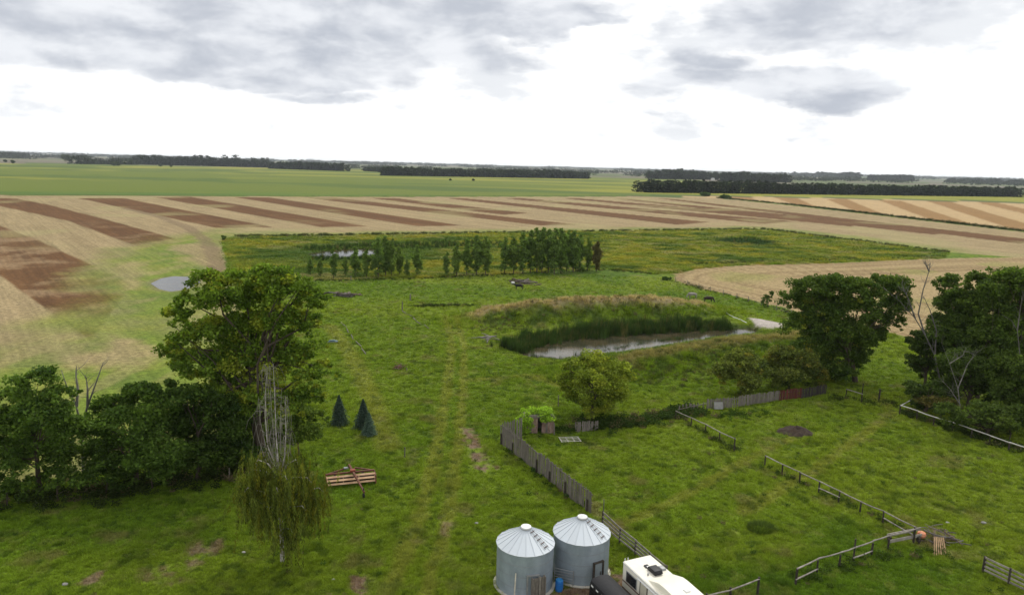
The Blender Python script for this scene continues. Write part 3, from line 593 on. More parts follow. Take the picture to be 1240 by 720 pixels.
def limbs(mb, base, fork, centers, r0, rg, n=26, twist=.25):
    base = Vector(base); fork = Vector(fork); mid = base.lerp(fork, .5)+Vector((rg.normal(0, .15), rg.normal(0, .15), 0))
    mb.tube([base-Vector((0, 0, .15)), base.lerp(mid, .4), mid, fork], [r0*1.35, r0, r0*.85, r0*.62], 9)
    idx = rg.permutation(len(centers))[:n]
    for k in idx:
        c = Vector(centers[k][0]); t = rg.uniform(.35, 1.0); s = base.lerp(fork, t); L = (c-s).length
        m1 = s.lerp(c, .35)+Vector((rg.normal(0, twist), rg.normal(0, twist), rg.normal(.05, .2)))*L*.25; m2 = s.lerp(c, .7)+Vector((rg.normal(0, twist), rg.normal(0, twist), rg.normal(.1, .2)))*L*.2
        q = r0*rg.uniform(.22, .42); mb.tube([s, m1, m2, c], [q, q*.7, q*.45, q*.15], 5, cap=False)
def px_lobes(list_px, Y, rg, depth=.8):
    out = []
    for (px, py, rx, ry) in list_px:
        c = at_depth(px, py, Y+rg.uniform(-1, 1)*rx*Y/FPX*depth); k = c.y/FPX*1.02; out.append((tuple(c), (rx*k, (rx+ry)*.5*k, ry*k)))
    return out
def px_tree(name, label, base_px, lobes_px, per=34, size=.2, base=(.030, .055, .010), tip=(.070, .105, .016), seed=1, yellow=0., fork_px=None, r0=.22, cat='tree', group=None, nl=26, bark=None, ycol=(.155, .165, .018), sub=.34, depth=.8, shell=.4):
    rg = np.random.default_rng(seed); p = GP(*base_px); L = px_lobes(lobes_px, p.y, rg, depth); root = thing(name, label, cat, p, 0, group)
    L = [((c[0]-p.x, c[1]-p.y, c[2]-p.z), r) for c, r in L]
    L = [((c[0], c[1], max(c[2], r[2]*.75)), r) for c, r in L]
    me, cen = crown_mesh('crown', L, per, size, base, tip, seed, yellow, ycol, sub, shell); link('crown', me, root)
    zt = max(c[2] for c, r in L); cx = sum(c[0] for c, r in L)/len(L)
    fk = (cx*.5, 0, zt*.62) if fork_px is None else tuple(at_depth(fork_px[0], fork_px[1], p.y)-p)
    mb = MB(); limbs(mb, (0, 0, 0), fk, cen, r0, rg, nl); mb.obj('trunk', bark or BARK, root, smooth=True); return root
DG, MG = (.026, .048, .010), (.060, .098, .014)
px_tree('maple_tree', 'tall spreading green maple with yellowing clumps rising over the left hedge', (318, 566),
        [(330, 338, 30, 20), (292, 340, 26, 18), (252, 342, 26, 17), (236, 368, 26, 17), (270, 362, 30, 20), (310, 362, 34, 22), (352, 352, 30, 20), (380, 362, 22, 14), (214, 384, 22, 14), (203, 424, 19, 12), (225, 412, 24, 15), (258, 400, 36, 20), (300, 396, 40, 24), (342, 392, 34, 24), (372, 392, 20, 16), (240, 440, 36, 18), (285, 440, 42, 26), (330, 436, 36, 24), (360, 428, 22, 18), (382, 420, 14, 11), (390, 446, 15, 12), (372, 462, 22, 17), (270, 480, 38, 24), (320, 484, 34, 28), (356, 484, 24, 20), (384, 484, 13, 11), (404, 454, 9, 6)],
        per=30, size=.21, base=(.034, .062, .009), tip=(.100, .145, .016), seed=11, yellow=.24, fork_px=(305, 430), r0=.55, nl=60, sub=.33)
px_tree('hedge_tree', 'rounded dark hedge tree at the far left of the shelter row', (48, 600), [(45, 462, 28, 17), (20, 480, 22, 16), (72, 482, 26, 18), (50, 500, 42, 24), (15, 520, 30, 26), (85, 520, 30, 24), (45, 548, 50, 28), (-15, 505, 25, 30), (-20, 550, 30, 30)], per=30, size=.2, base=DG, tip=(.060, .095, .014), seed=12, r0=.22)
px_tree('hedge_tree', 'broad dark hedge tree between the bare snag and the maple', (165, 588), [(172, 478, 30, 15), (140, 492, 30, 18), (195, 492, 26, 18), (160, 515, 45, 24), (120, 520, 28, 22), (205, 522, 28, 24), (140, 550, 42, 24), (190, 552, 40, 26)], per=30, size=.2, base=DG, tip=(.050, .082, .012), seed=13, r0=.25)
px_tree('hedge_tree', 'dark hedge tree directly under the left limbs of the maple', (240, 580), [(215, 472, 20, 14), (240, 480, 26, 17), (262, 496, 30, 22), (230, 512, 36, 24), (280, 520, 30, 26), (245, 548, 40, 24), (290, 550, 26, 20)], per=30, size=.2, base=(.016, .030, .008), tip=(.042, .068, .011), seed=14, r0=.25)
px_tree('hedge_shrub', 'light green sapling thicket at the right foot of the maple', (362, 552), [(362, 498, 22, 16), (384, 506, 15, 13), (350, 520, 26, 20), (374, 526, 20, 16), (330, 530, 22, 20), (312, 520, 24, 24)], per=26, size=.18, base=(.032, .055, .010), tip=(.085, .115, .018), seed=15, r0=.1, cat='shrub')
for i, (bx, by, lab, tp) in enumerate([(8, 612, 'low dark shrub at the left edge of the grass', MG), (70, 606, 'low dark shrub under the leftmost hedge tree', MG), (128, 600, 'low shrub in front of the bare snag', (.055, .09, .014)), (185, 592, 'low dark shrub in front of the broad hedge tree', MG), (238, 584, 'low shrub below the maple, left of its trunk', (.04, .062, .011)), (290, 575, 'low dark shrub beside the leaning fence post', (.035, .055, .01))]):
    px_tree('hedge_shrub', lab, (bx, by), [(bx-8, by-26, 24, 15), (bx+16, by-22, 22, 14), (bx, by-40, 26, 16)], per=26, size=.17, base=(.020, .036, .008), tip=tp, seed=30+i, r0=.07, cat='shrub', nl=8, group='low shrubs along the left hedge')
px_tree('round_tree', 'bushy yellow green round tree alone below the pond', (718, 505), [(722, 440, 26, 14), (698, 446, 20, 13), (745, 446, 20, 13), (755, 458, 15, 12), (688, 462, 15, 13), (722, 460, 34, 18), (705, 478, 22, 14), (738, 478, 25, 16), (722, 492, 26, 12), (684, 474, 10, 8)], per=48, size=.17, base=(.040, .064, .010), tip=(.150, .175, .020), seed=16, yellow=.2, r0=.25, sub=.36)
px_tree('olive_bush', 'olive green rounded bush behind the grey board fence', (898, 476), [(898, 438, 25, 14), (880, 448, 18, 13), (918, 450, 18, 14), (898, 460, 30, 14)], per=36, size=.2, base=(.038, .054, .012), tip=(.098, .112, .022), seed=17, yellow=.15, ycol=(.14, .12, .02), r0=.12, cat='bush')
px_tree('olive_bush', 'darker olive bush left of the big elm, over the red boards', (955, 470), [(952, 432, 22, 15), (935, 445, 18, 15), (972, 440, 20, 17), (955, 455, 28, 14), (985, 452, 18, 16)], per=34, size=.2, base=(.028, .042, .010), tip=(.082, .095, .019), seed=18, yellow=.12, ycol=(.13, .11, .02), r0=.12, cat='bush')
px_tree('elm_tree', 'large dark green elm with a leaning trunk by the old fence corner', (1036, 462), [(985, 350, 26, 15), (962, 362, 18, 12), (1012, 346, 22, 15), (1040, 352, 24, 18), (1066, 345, 18, 15), (1090, 350, 16, 17), (1082, 372, 20, 16), (995, 372, 32, 18), (1030, 376, 32, 20), (1062, 388, 20, 15), (975, 392, 25, 16), (1010, 402, 32, 20), (1038, 405, 20, 16), (988, 420, 28, 16), (1018, 430, 26, 18), (1000, 445, 26, 16), (1088, 392, 8, 10), (1046, 418, 15, 14), (1040, 436, 14, 11), (1060, 405, 16, 12), (1022, 452, 18, 11)], per=30, size=.22, base=DG, tip=(.058, .085, .013), seed=19, yellow=.04, fork_px=(1022, 398), r0=.35, nl=44)
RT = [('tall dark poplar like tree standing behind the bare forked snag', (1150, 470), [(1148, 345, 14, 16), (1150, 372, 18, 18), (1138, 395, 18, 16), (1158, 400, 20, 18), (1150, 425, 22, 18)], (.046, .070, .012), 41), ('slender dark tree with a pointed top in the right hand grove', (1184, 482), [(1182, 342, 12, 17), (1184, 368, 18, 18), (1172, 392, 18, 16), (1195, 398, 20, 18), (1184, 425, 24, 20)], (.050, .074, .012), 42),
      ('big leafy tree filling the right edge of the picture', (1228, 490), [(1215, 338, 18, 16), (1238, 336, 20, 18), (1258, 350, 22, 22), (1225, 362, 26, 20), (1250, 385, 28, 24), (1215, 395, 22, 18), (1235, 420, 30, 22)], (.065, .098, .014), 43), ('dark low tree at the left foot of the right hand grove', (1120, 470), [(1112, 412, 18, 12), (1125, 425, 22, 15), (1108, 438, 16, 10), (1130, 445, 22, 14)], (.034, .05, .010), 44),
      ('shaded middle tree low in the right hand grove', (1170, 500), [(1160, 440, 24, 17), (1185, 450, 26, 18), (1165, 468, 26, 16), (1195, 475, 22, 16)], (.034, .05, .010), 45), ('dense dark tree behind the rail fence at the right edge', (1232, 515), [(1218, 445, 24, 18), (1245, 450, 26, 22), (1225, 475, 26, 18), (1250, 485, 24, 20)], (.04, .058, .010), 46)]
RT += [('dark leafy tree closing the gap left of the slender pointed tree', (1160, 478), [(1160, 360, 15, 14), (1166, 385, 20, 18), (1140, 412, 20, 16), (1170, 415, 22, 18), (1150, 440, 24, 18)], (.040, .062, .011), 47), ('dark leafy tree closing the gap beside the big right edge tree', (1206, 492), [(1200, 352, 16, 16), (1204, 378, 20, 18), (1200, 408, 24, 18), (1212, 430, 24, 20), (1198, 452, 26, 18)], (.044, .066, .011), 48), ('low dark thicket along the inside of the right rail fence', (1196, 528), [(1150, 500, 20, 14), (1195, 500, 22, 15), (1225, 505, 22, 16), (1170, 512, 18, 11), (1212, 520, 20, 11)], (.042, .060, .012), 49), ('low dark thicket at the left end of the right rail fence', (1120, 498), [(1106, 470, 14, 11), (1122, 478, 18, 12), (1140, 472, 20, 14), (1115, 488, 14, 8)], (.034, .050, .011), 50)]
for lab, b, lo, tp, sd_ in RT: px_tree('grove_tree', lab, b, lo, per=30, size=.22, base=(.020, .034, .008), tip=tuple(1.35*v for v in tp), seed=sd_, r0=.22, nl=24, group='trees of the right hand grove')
for lab, b, lo, bs, tp, sd_ in [('brown tinged low bush just inside the right rail fence corner', (1140, 508), [(1128, 488, 16, 11), (1148, 492, 16, 11)], (.03, .035, .010), (.085, .068, .02), 51), ('bright light green shrub inside the right rail fence', (1182, 522), [(1176, 500, 12, 9), (1190, 503, 13, 9), (1180, 512, 15, 8)], (.06, .10, .015), (.14, .20, .025), 52), ('dull green shrub inside the right rail fence near the edge', (1222, 532), [(1212, 510, 15, 11), (1232, 512, 17, 13)], (.028, .045, .010), (.07, .095, .018), 53)]:
    px_tree('grove_shrub', lab, b, lo, per=26, size=.16, base=bs, tip=tp, seed=sd_, r0=.06, cat='shrub', nl=8)
px_tree('field_shrub', 'small dark bush standing on the edge of the small stubble field', (929, 371), [(929, 361, 6, 5), (933, 356, 4, 4), (926, 366, 5, 4)], per=40, size=.2, base=DG, tip=(.05, .075, .014), seed=54, r0=.08, cat='bush', nl=6)
px_tree('field_shrub', 'little dark bush at the corner where stubble meets meadow', (272, 291), [(271, 287.5, 4, 2.6)], per=40, size=.3, base=DG, tip=(.05, .08, .014), seed=55, r0=.08, cat='bush', nl=4)
for i, (bx, by, lab) in enumerate([(806, 339, 'low bush at the tip of the small stubble field'), (700, 327, 'tiny bush right of the poplar row'), (853, 237.5, 'low far bush at the bend of the field hedge'), (877, 240.5, 'second low far bush on the field hedge')]):
    px_tree('field_shrub', lab, (bx, by), [(bx, by-2.2, 4.5, 2.3), (bx+4, by-1.8, 3.5, 2.)], per=30, size=.3 if i < 2 else .7, base=DG, tip=(.045, .075, .014), seed=60+i, r0=.07, cat='bush', nl=4)

# poplar row: four grown, then copied
def poplar_proto(seed, base, tip):
    rg = np.random.default_rng(seed); L = [((rg.normal(0, .28), rg.normal(0, .28), z+rg.normal(0, .15)), (w_*rg.uniform(.75, 1.15), w_*rg.uniform(.75, 1.15), 1.3)) for z, w_ in ((1.6, .8), (2.8, 1.2), (4.0, 1.35), (5.2, 1.35), (6.4, 1.2), (7.5, 1.0), (8.5, .75), (9.3, .45))]
    me, cen = crown_mesh('crown', L, 60, .19, base, tip, seed, 0, sub=.5); mb = MB(); mb.tube([(0, 0, -.2), (0, 0, 3), (.05, 0, 9)], [.14, .1, .03], 6)
    for k in rg.permutation(len(cen))[:14]: c = Vector(cen[k][0]); mb.tube([(0, 0, max(c.z-1.2, .8)), tuple(c)], [.04, .01], 4, cap=False)
    return me, mb.mesh('trunk', BARK)
PPM = [poplar_proto(80+k, (.050, .080, .020), tp) for k, tp in enumerate([(.105, .155, .032), (.120, .165, .032), (.095, .140, .030)])]+[poplar_proto(84, (.05, .05, .02), (.10, .085, .03))]
PR = [(376, 333, 311, 0), (388, 334, 313, 1), (404, 337, 303, 2), (418, 335, 312, 1), (430, 335, 300, 0), (444, 336, 302, 1), (458, 336, 290, 0), (467, 335, 288, 2), (474, 334, 291, 1), (484, 334, 300, 1), (493, 335, 315, 2), (505, 334, 298, 0), (541, 334, 306, 2), (553, 334, 296, 1), (565, 333, 291, 0), (577, 333, 287, 2), (588, 333, 289, 1), (611, 332, 289, 2), (622, 331, 288, 1), (633, 331, 284, 0), (642, 331, 281, 2), (650, 330, 279, 1), (656, 331, 278, 0), (664, 330, 280, 2), (671, 331, 279, 2), (679, 330, 279, 0), (686, 329, 281, 1), (694, 329, 282, 2), (702, 328, 285, 0), (711, 328, 289, 1), (722, 328, 293, 3)]
for i, (px, pb, pt, k) in enumerate(PR):
    p = GP(px, pb+RNG.uniform(-.8, .8)); H = at_depth(px, pt, p.y).z-p.z; s = H/9.7
    lab = ('%s poplar counting from the left end of the row' % ORD[i] if i < 20 else ('rightmost poplar of the row, tinged brown' if i == len(PR)-1 else '%s poplar counting from the right end of the row' % ORD[len(PR)-1-i]))
    r = thing('poplar_tree', lab, 'tree', p, RNG.uniform(0, 6.28), 'row of slender poplars behind the pasture'); wx = s*RNG.uniform(.85, 1.08)*(1.0 if s > .9 else 1.1); r.scale = (wx, wx, s)
    link('crown', PPM[k][0], r); link('trunk', PPM[k][1], r)

# two small spruces
def spruce(px, pb, pt, label, seed):
    rg = np.random.default_rng(seed); p = GP(px, pb); H = at_depth(px, pt, p.y).z-p.z; root = thing('spruce_tree', label, 'tree', p, 0, 'young spruces'); PT = []; CL = []
    n = 9000; h = rg.uniform(.04, 1, n)**1.15; tier = (h*13) % 1; a = rg.uniform(0, 6.283, n); rr = (1-h)**.9*.42*H*(.45+.55*(1-tier))*(.72+.5*vnoise(a*2.5, h*12, seed))*rg.uniform(.2, 1.1, n)**.5+.02
    P = np.stack([rr*np.cos(a), rr*np.sin(a), h*H-.25*rr], 1); C = np.tile(np.array([.072, .108, .085])*(1.6 if seed == 103 else 1.0), (n, 1))*rg.uniform(.5, 1.7, (n, 1)); V, F, CC = leaves(P, n, .07, .4, C, seed, .3); me = mesh_np('crown', V, F4=F, cols=CC); me.materials.append(LEAF); link('crown', me, root)
    MB().tube([(0, 0, -.1), (0, 0, H*.95)], [.1, .015], 6).obj('trunk', BARK, root)
spruce(411, 513, 478, 'narrow dark spruce standing alone left of the touching pair', 101); spruce(440, 518, 483, 'dark spruce, upper one of the touching pair on the slope', 102); spruce(447, 526, 499, 'small bluish spruce, lowest of the three on the slope', 103)

# bare snags
def snag(name, label, base_px, arms, r0, bark, seed, twigs=7, group=None):
    rg = np.random.default_rng(seed); p = GP(*base_px); root = thing(name, label, 'dead tree', p, 0, group); mb = MB(); tw = MB()
    for arm in arms:
        pts = [at_depth(px, py, p.y+dy)-p for px, py, dy in arm]; n = len(pts); rr = [r0*(1-.85*i/(n-1)) for i in range(n)]; mb.tube(pts, rr, 6, cap=False)
        for k in range(twigs):
            i = int(rg.integers(1, n)); s = pts[i-1].lerp(pts[i], rg.uniform(.2, 1)); d = (pts[i]-pts[i-1]).normalized(); v = (d*.7+Vector(rg.normal(0, .55, 3))+Vector((0, 0, .25))).normalized(); L = rg.uniform(.6, 1.7); m_ = s+v*L*.5+Vector(rg.normal(0, .1, 3)); tw.tube([s, m_, s+v*L+Vector(rg.normal(0, .2, 3))], [r0*.25, r0*.16, r0*.06], 4, cap=False)
    mb.obj('trunk', bark, root, True); tag(tw.obj('twigs', bark, root), kind='stuff')
    return root
snag('dead_tree', 'bare grey snag with two forked leaders over the left hedge', (100, 575), [[(101, 575, 0), (99, 520, 0), (92, 490, 0), (80, 465, 0), (74, 447, 0)], [(93, 492, 0), (94, 470, .3), (92, 455, .3), (93, 442, .4)], [(99, 520, 0), (105, 495, .2), (112, 475, .2), (121, 450, .3), (125, 438, .3)], [(106, 494, .2), (106, 470, -.2), (104, 455, -.3)]], .13, BARKG, 111)
snag('dead_tree', 'silvery forked snag leaning left out of the right hand grove', (1142, 478), [[(1142, 478, -1), (1132, 430, -1), (1120, 405, -1), (1108, 385, -1), (1090, 365, -1), (1074, 352, -1)], [(1132, 430, -1), (1134, 400, -1), (1126, 375, -1), (1118, 358, -1)], [(1108, 385, -1), (1100, 362, -1.5), (1092, 345, -1.5)], [(1120, 405, -1), (1112, 380, -.5), (1118, 350, -.5), (1125, 328, -.5), (1127, 318, -.5)], [(1125, 328, -.5), (1120, 318, -.5)]], .12, BARKG, 112, 16)
snag('dead_tree', 'tangle of pale bare branches low in the middle of the right grove', (1165, 515), [[(1165, 515, -2.5), (1160, 470, -2.5), (1150, 440, -2.5), (1140, 415, -2.5)], [(1160, 470, -2.5), (1172, 440, -2.5), (1184, 425, -2.5)], [(1150, 440, -2.5), (1166, 430, -2.5), (1170, 420, -2.5)], [(1163, 490, -2.5), (1150, 470, -3), (1140, 460, -3)]], .06, BARKG, 113, 18)
snag('dead_tree', 'bare limb sticking up at the right edge of the grove', (1236, 510), [[(1236, 510, -2), (1237, 450, -2), (1232, 400, -2), (1225, 388, -2), (1212, 380, -2)], [(1232, 400, -2), (1236, 370, -2), (1240, 355, -2)]], .07, BARKG, 114, 9)

# weeping birch with a dead top
rg = np.random.default_rng(121); p = GP(342, 681); root = thing('birch_tree', 'weeping birch with dead bare top and drooping olive foliage in the front lawn', 'tree', p); Yb = p.y
def B(px, py, dy=0): return at_depth(px, py, Yb+dy)-p
mb = MB(); mb.tube([(0, 0, -.1), B(341, 640), B(339, 600), B(337, 565), B(334, 520), B(332, 470), B(331, 440)], [.17, .14, .12, .08, .035, .02, .01], 9)
mb.tube([B(338, 585), B(345, 550), B(346, 520), B(345, 485)], [.06, .045, .028, .01], 6, cap=False); mb.tube([B(337, 570), B(324, 540), B(321, 500), B(322, 465), B(324, 445)], [.06, .045, .032, .02, .01], 6, cap=False)
ds = MB()
for q_, (bx_, by_, tx_, ty_, dy_) in enumerate([(336, 575, 317, 455, .2), (338, 580, 326, 440, -.2), (337, 570, 330, 437, .3), (339, 585, 341, 470, -.3), (340, 580, 348, 478, .2), (336, 580, 308, 505, -.2), (341, 590, 353, 500, .3), (335, 575, 313, 480, -.4), (340, 585, 345, 490, .4)]):
    a_, b_ = B(bx_, by_), B(tx_, ty_, dy_); ds.tube([a_, a_.lerp(b_, .35)+Vector(((b_-a_).x*.22, dy_*.5, 0)), a_.lerp(b_, .7)+Vector(((b_-a_).x*.12, dy_, 0)), b_], [.022, .017, .012, .006], 5, cap=False)
ends = []
for px, py, dy in [(305, 568, .3), (300, 590, -.5), (306, 604, .6), (318, 580, 1.4), (372, 578, -.4), (386, 590, .2), (378, 600, .8), (362, 572, 1.2), (366, 612, -1), (352, 640, -.6), (322, 612, -1.4), (312, 556, -.4), (358, 556, .4), (330, 560, 1.5), (345, 575, -1.6), (335, 590, -1.6)]:
    s = B(338+rg.normal(0, 1), min(py+rg.uniform(8, 30), 650)); e = B(px, py, dy*1.2-.7); m1 = s.lerp(e, .5)+Vector((0, 0, .35)); mb.tube([s, m1, e, e+Vector((e.x*.12, 0, -.35))], [.075, .058, .038, .015], 5, cap=False); ends += [m1, s.lerp(e, .75)+Vector((0, 0, .25)), e, e+Vector((e.x*.1, 0, -.2))]
mb.obj('trunk', BIRCH, root, True); tag(ds.obj('dead_stems', surf('dead_twig', (.33, .30, .26), 1, var=.4), root, True), kind='stuff')
tw = MB()
for k in range(150):
    st = [(331, 470), (334, 520), (322, 470), (321, 510), (345, 500), (346, 535), (337, 560), (324, 540)][k % 8]; s = B(st[0]+rg.normal(0, 2), st[1]+rg.uniform(-28, 22), rg.normal(0, .25)); L = rg.uniform(.9, 2.6); o = Vector((rg.normal(0, .42), rg.normal(0, .42), 0)); tw.tube([s, s+o*.6+Vector((0, 0, .3*L*.2)), s+o+Vector((0, 0, -.35*L)), s+o*1.15+Vector((0, 0, -L*.85))], [.015, .012, .009, .005], 3, cap=False)
tag(tw.obj('bare_twigs', surf('dead_twig', (.33, .30, .26), 1, var=.4), root), kind='stuff')
PT = []; CL = []
for e in ends:
    for q in range(16):
        s = Vector(e)+Vector(rg.normal(0, .6, 3)); L = rg.uniform(.6, 2.8); L = min(L, max(s.z-.45, .3)); m = int(26*L); tt = rg.uniform(0, 1, m); ox, oy = rg.normal(0, .3, 2); P = np.stack([s.x+ox*tt+rg.normal(0, .06, m), s.y+oy*tt+rg.normal(0, .06, m), s.z-L*tt], 1); PT.append(P); c = np.array([.115, .14, .027])*rg.uniform(.35, 1.5)+(np.array([.07, .05, .0]) if rg.uniform() < .3 else 0); CL.append(np.tile(c, (m, 1))*rg.uniform(.65, 1.35, (m, 1)))
P = np.concatenate(PT); V_, F_, CC = leaves(P, len(P), .11, .4, np.concatenate(CL), 122, 0, True); me = mesh_np('crown', V_, F4=F_, cols=CC); me.materials.append(LEAF); link('crown', me, root)

# ================================================================== FAR WOODS AND FARMS
def belt(name, label, x0, y0, x1, y1, hpx, wpx=.0, step=7.5, seed=1, col=(.020, .030, .012), rag=.25, lsize=1.7, thick=18):
    rg = np.random.default_rng(seed); a, b = G(x0, y0), G(x1, y1); d = b-a; L = d.length; n = max(3, int(L/step)); dist = ((a+b)/2).length; H = hpx*dist/FPX; PT = []; CL = []; nr = Vector((-d.y, d.x, 0)).normalized(); nr = nr if nr.y > 0 else -nr
    sd0 = np.array(fbm(np.arange(n*4)/9.0, np.zeros(n*4)+seed, 77, 3))
    for i in range(n):
        for row in range(3):
            c = a+d*((i+rg.uniform(.1, .9))/n)+nr*(row*thick*.6+rg.uniform(-.2, .2)*thick); h = H*(1-rag*.5+rag*rg.uniform(-.5, .5)+rag*1.2*(sd0[i]-.5)); wr = max(step*.95, h*.34); m = 130 if n < 60 else 100
            g = rg.normal(size=(m, 3)); g /= np.linalg.norm(g, axis=1)[:, None]; P = np.array(c)+g*np.array([wr, wr, 0])*(rg.uniform(.55, 1, (m, 1))); zf = rg.uniform(.02, 1, m)**1.1; P[:, :2] = np.array(c)[:2]+(P[:, :2]-np.array(c)[:2])*np.where(zf > .6, np.sqrt(np.clip(1-((zf-.6)/.42)**2, .02, 1)), 1)[:, None]; P[:, 2] = zf*h; PT.append(P); CL.append(np.tile(np.array(col), (m, 1))*rg.uniform(.6, 1.3)*rg.uniform(.6, 1.45, (m, 1)))
    P = np.concatenate(PT); V_, F_, CC = leaves(P, len(P), lsize*max(1, dist/1500), .4, np.concatenate(CL), seed+3, .3); me = mesh_np(name, V_, F4=F_, cols=CC); me.materials.append(LEAF); return tag(link(name, me), label, 'tree belt', kind='stuff')
belt('tree_belt', 'long dark tree belt beyond the golden field on the right', 779, 233.0, 1237, 238.5, 12.5, seed=201)
belt('tree_belt', 'long dark tree belt across the middle beyond the crop', 464, 212.6, 713, 216.5, 10.5, seed=202, step=11)
belt('tree_belt', 'short low wood end left of the middle belt', 442, 207.0, 480, 209.5, 5, seed=203, step=14)
belt('tree_belt', 'dark round ended wood at left centre beyond the crop', 326, 204.2, 416, 207.2, 9, seed=204, step=12)
belt('tree_belt', 'long ragged far wood stretching across the left', 158, 199.0, 325, 203.0, 11, seed=205, step=16, rag=.5, lsize=1.6)
belt('tree_belt', 'broken tree line at the far left of the farmland', 92, 198.6, 165, 199.5, 8.5, seed=206, step=30, rag=.9)
belt('tree_belt', 'far dark wood at the left edge below the horizon', -60, 190.5, 27, 191.5, 5.5, seed=207, step=40, lsize=1.6)
belt('tree_belt', 'rounded wood right of centre left of the white farmhouse', 790, 216.8, 872, 217.8, 10.5, seed=208, step=12, rag=.4)
belt('tree_belt', 'dark block wood behind the long belt on the right', 878, 219.8, 955, 221.0, 11, seed=209, step=12, rag=.35)
belt('tree_belt', 'small separate far wood on the right near the horizon', 1056, 218.6, 1106, 219.6, 6.5, seed=210, step=14, rag=.3)
belt('tree_belt', 'far tree line by the distant white farm on the right', 962, 213.5, 1040, 217.0, 5.5, seed=211, step=30, rag=.7)
belt('tree_belt', 'far woods at the right edge under the horizon', 1148, 221.0, 1300, 226.0, 7, seed=212, step=30, rag=.6)
def far_line(): # everything beyond: one dim mass
    rg = np.random.default_rng(220); PT = []; CL = []
    for (x0, x1, off, h, dn) in [(-80, 420, 7, 4.2, 260), (-60, 300, 5.5, 3.6, 220), (410, 720, 7.5, 3.4, 200), (600, 1300, 5.5, 3.2, 330), (700, 1000, 8, 3, 120), (950, 1300, 7.5, 3.6, 150), (-80, 1320, 3.6, 2.6, 700), (-80, 1320, 2.6, 2.0, 700)]:
        for i in range(dn):
            px = rg.uniform(x0, x1); py = 184+33*px/1240+off*rg.uniform(.85, 1.15)
            if fbm(np.array([px/26.]), np.array([off*3.]), 231, 2)[0] < .40: continue
            p = G(px, py); dist = p.length; H = h*dist/FPX*rg.uniform(.5, 1.15); W = dist/FPX*rg.uniform(3, 7); m = 26; g = rg.normal(size=(m, 3)); g /= np.linalg.norm(g, axis=1)[:, None]
            P = np.array(p)+np.array([0, 0, H*.5])+g*np.array([W, W*1.5, H*.5]); PT.append((P, dist)); CL.append(np.tile(np.array([.024, .034, .016]), (m, 1))*rg.uniform(.6, 1.4, (m, 1)))
    P = np.concatenate([a for a, b in PT]); z0 = height(P[:, 0], P[:, 1]); P[:, 2] += z0; S = np.concatenate([np.full(len(a), b/FPX*.9) for a, b in PT]); rgn = np.random.default_rng(5); n = len(P); a = rgn.normal(size=(n, 3)); a /= np.linalg.norm(a, axis=1)[:, None]; b = np.cross(a, rgn.normal(size=(n, 3))); b /= np.linalg.norm(b, axis=1)[:, None]; s = S[:, None]
    V_ = np.stack([P-a*s, P-b*s*.7, P+a*s, P+b*s*.7], 1).reshape(-1, 3); me = mesh_np('distant_woods', V_, F4=np.arange(4*n).reshape(-1, 4), cols=np.repeat(np.concatenate(CL), 4, axis=0)); me.materials.append(LEAF); tag(link('distant_woods', me), 'thin broken line of dim woods all along the horizon', 'woods', kind='stuff')
far_line()
FT = [(15, 198, 194, 'lone round tree at the far left edge of the crop field'), (6, 196.5, 193.5, 'small lone tree left of the round one at the far left'), (79, 196, 187, 'dark lone tree right of the white far sheds'), (86, 198.3, 196.3, 'tiny round bush at the crop edge near the far left'), (97, 198.5, 196.5, 'second tiny round bush at the crop edge'), (137, 201, 196, 'small tree standing alone in front of the broken tree line'), (142, 201, 196.5, 'small tree just right of another before the broken tree line'), (170, 199, 190, 'taller dark tree in the far left tree line'), (194, 201.8, 199, 'low dark bush in front of the long ragged wood'), (207, 202.3, 200.3, 'small bush right of the low dark bush at the crop edge'), (545, 218.6, 216.8, 'tiny dark bush alone in the green crop'), (573, 219, 217, 'second tiny dark bush alone in the green crop')]
for i, (px, pb, pt, lab) in enumerate(FT):
    h = pb-pt; px_tree('far_tree', lab, (px, pb), [(px, pb-h*.6, h*.55, h*.42), (px+h*.35, pb-h*.5, h*.4, h*.36)], per=6, size=1.5, base=(.018, .028, .010), tip=(.035, .05, .016), seed=240+i, r0=.4, nl=4, group='far single trees and bushes')
def far_building(name, label, px, py, wpx, hpx, col_mat, roof_mat, deep=10, cat='building'):
    p = G(px, py); k = p.length/FPX; W, H = wpx*k, hpx*k; p.z = gz(p.x, p.y); r = thing(name, label, cat, p, -math.atan2(p.x, p.y)); MB().box((0, 0, H*.35), (W, deep, H*.7)).obj('wall', col_mat, r)
    MB().prism([(-W*.52, H*.7+.02), (W*.52, H*.7+.02), (W*.5, H*.72+.02), (0, H), (-W*.5, H*.72+.02)], -deep*.53, deep*.53).obj('roof', roof_mat, r)
    for q in (-.3, 0, .3): MB().box((q*W, -deep*.5-.04, H*.33), (W*.1, .08, H*.3)).obj('door' if q == 0 else 'window', DARKG, r)
GREYR = surf('grey_roof', (.30, .31, .32), .7, var=.2); TANW = surf('pale_siding', (.62, .58, .50), .8, var=.15)
far_building('far_shed', 'long pale far shed, left of the white one near the horizon', 38, 190.2, 16, 2.6, TANW, GREYR, 30); far_building('far_shed', 'bright white far shed near the horizon on the left', 60, 190, 11, 3.2, WHITEP, WHITEP, 30); far_building('far_shed', 'small pale far shed behind trees in the far left tree line', 116, 189.2, 8, 2.2, TANW, WHITEP, 30)
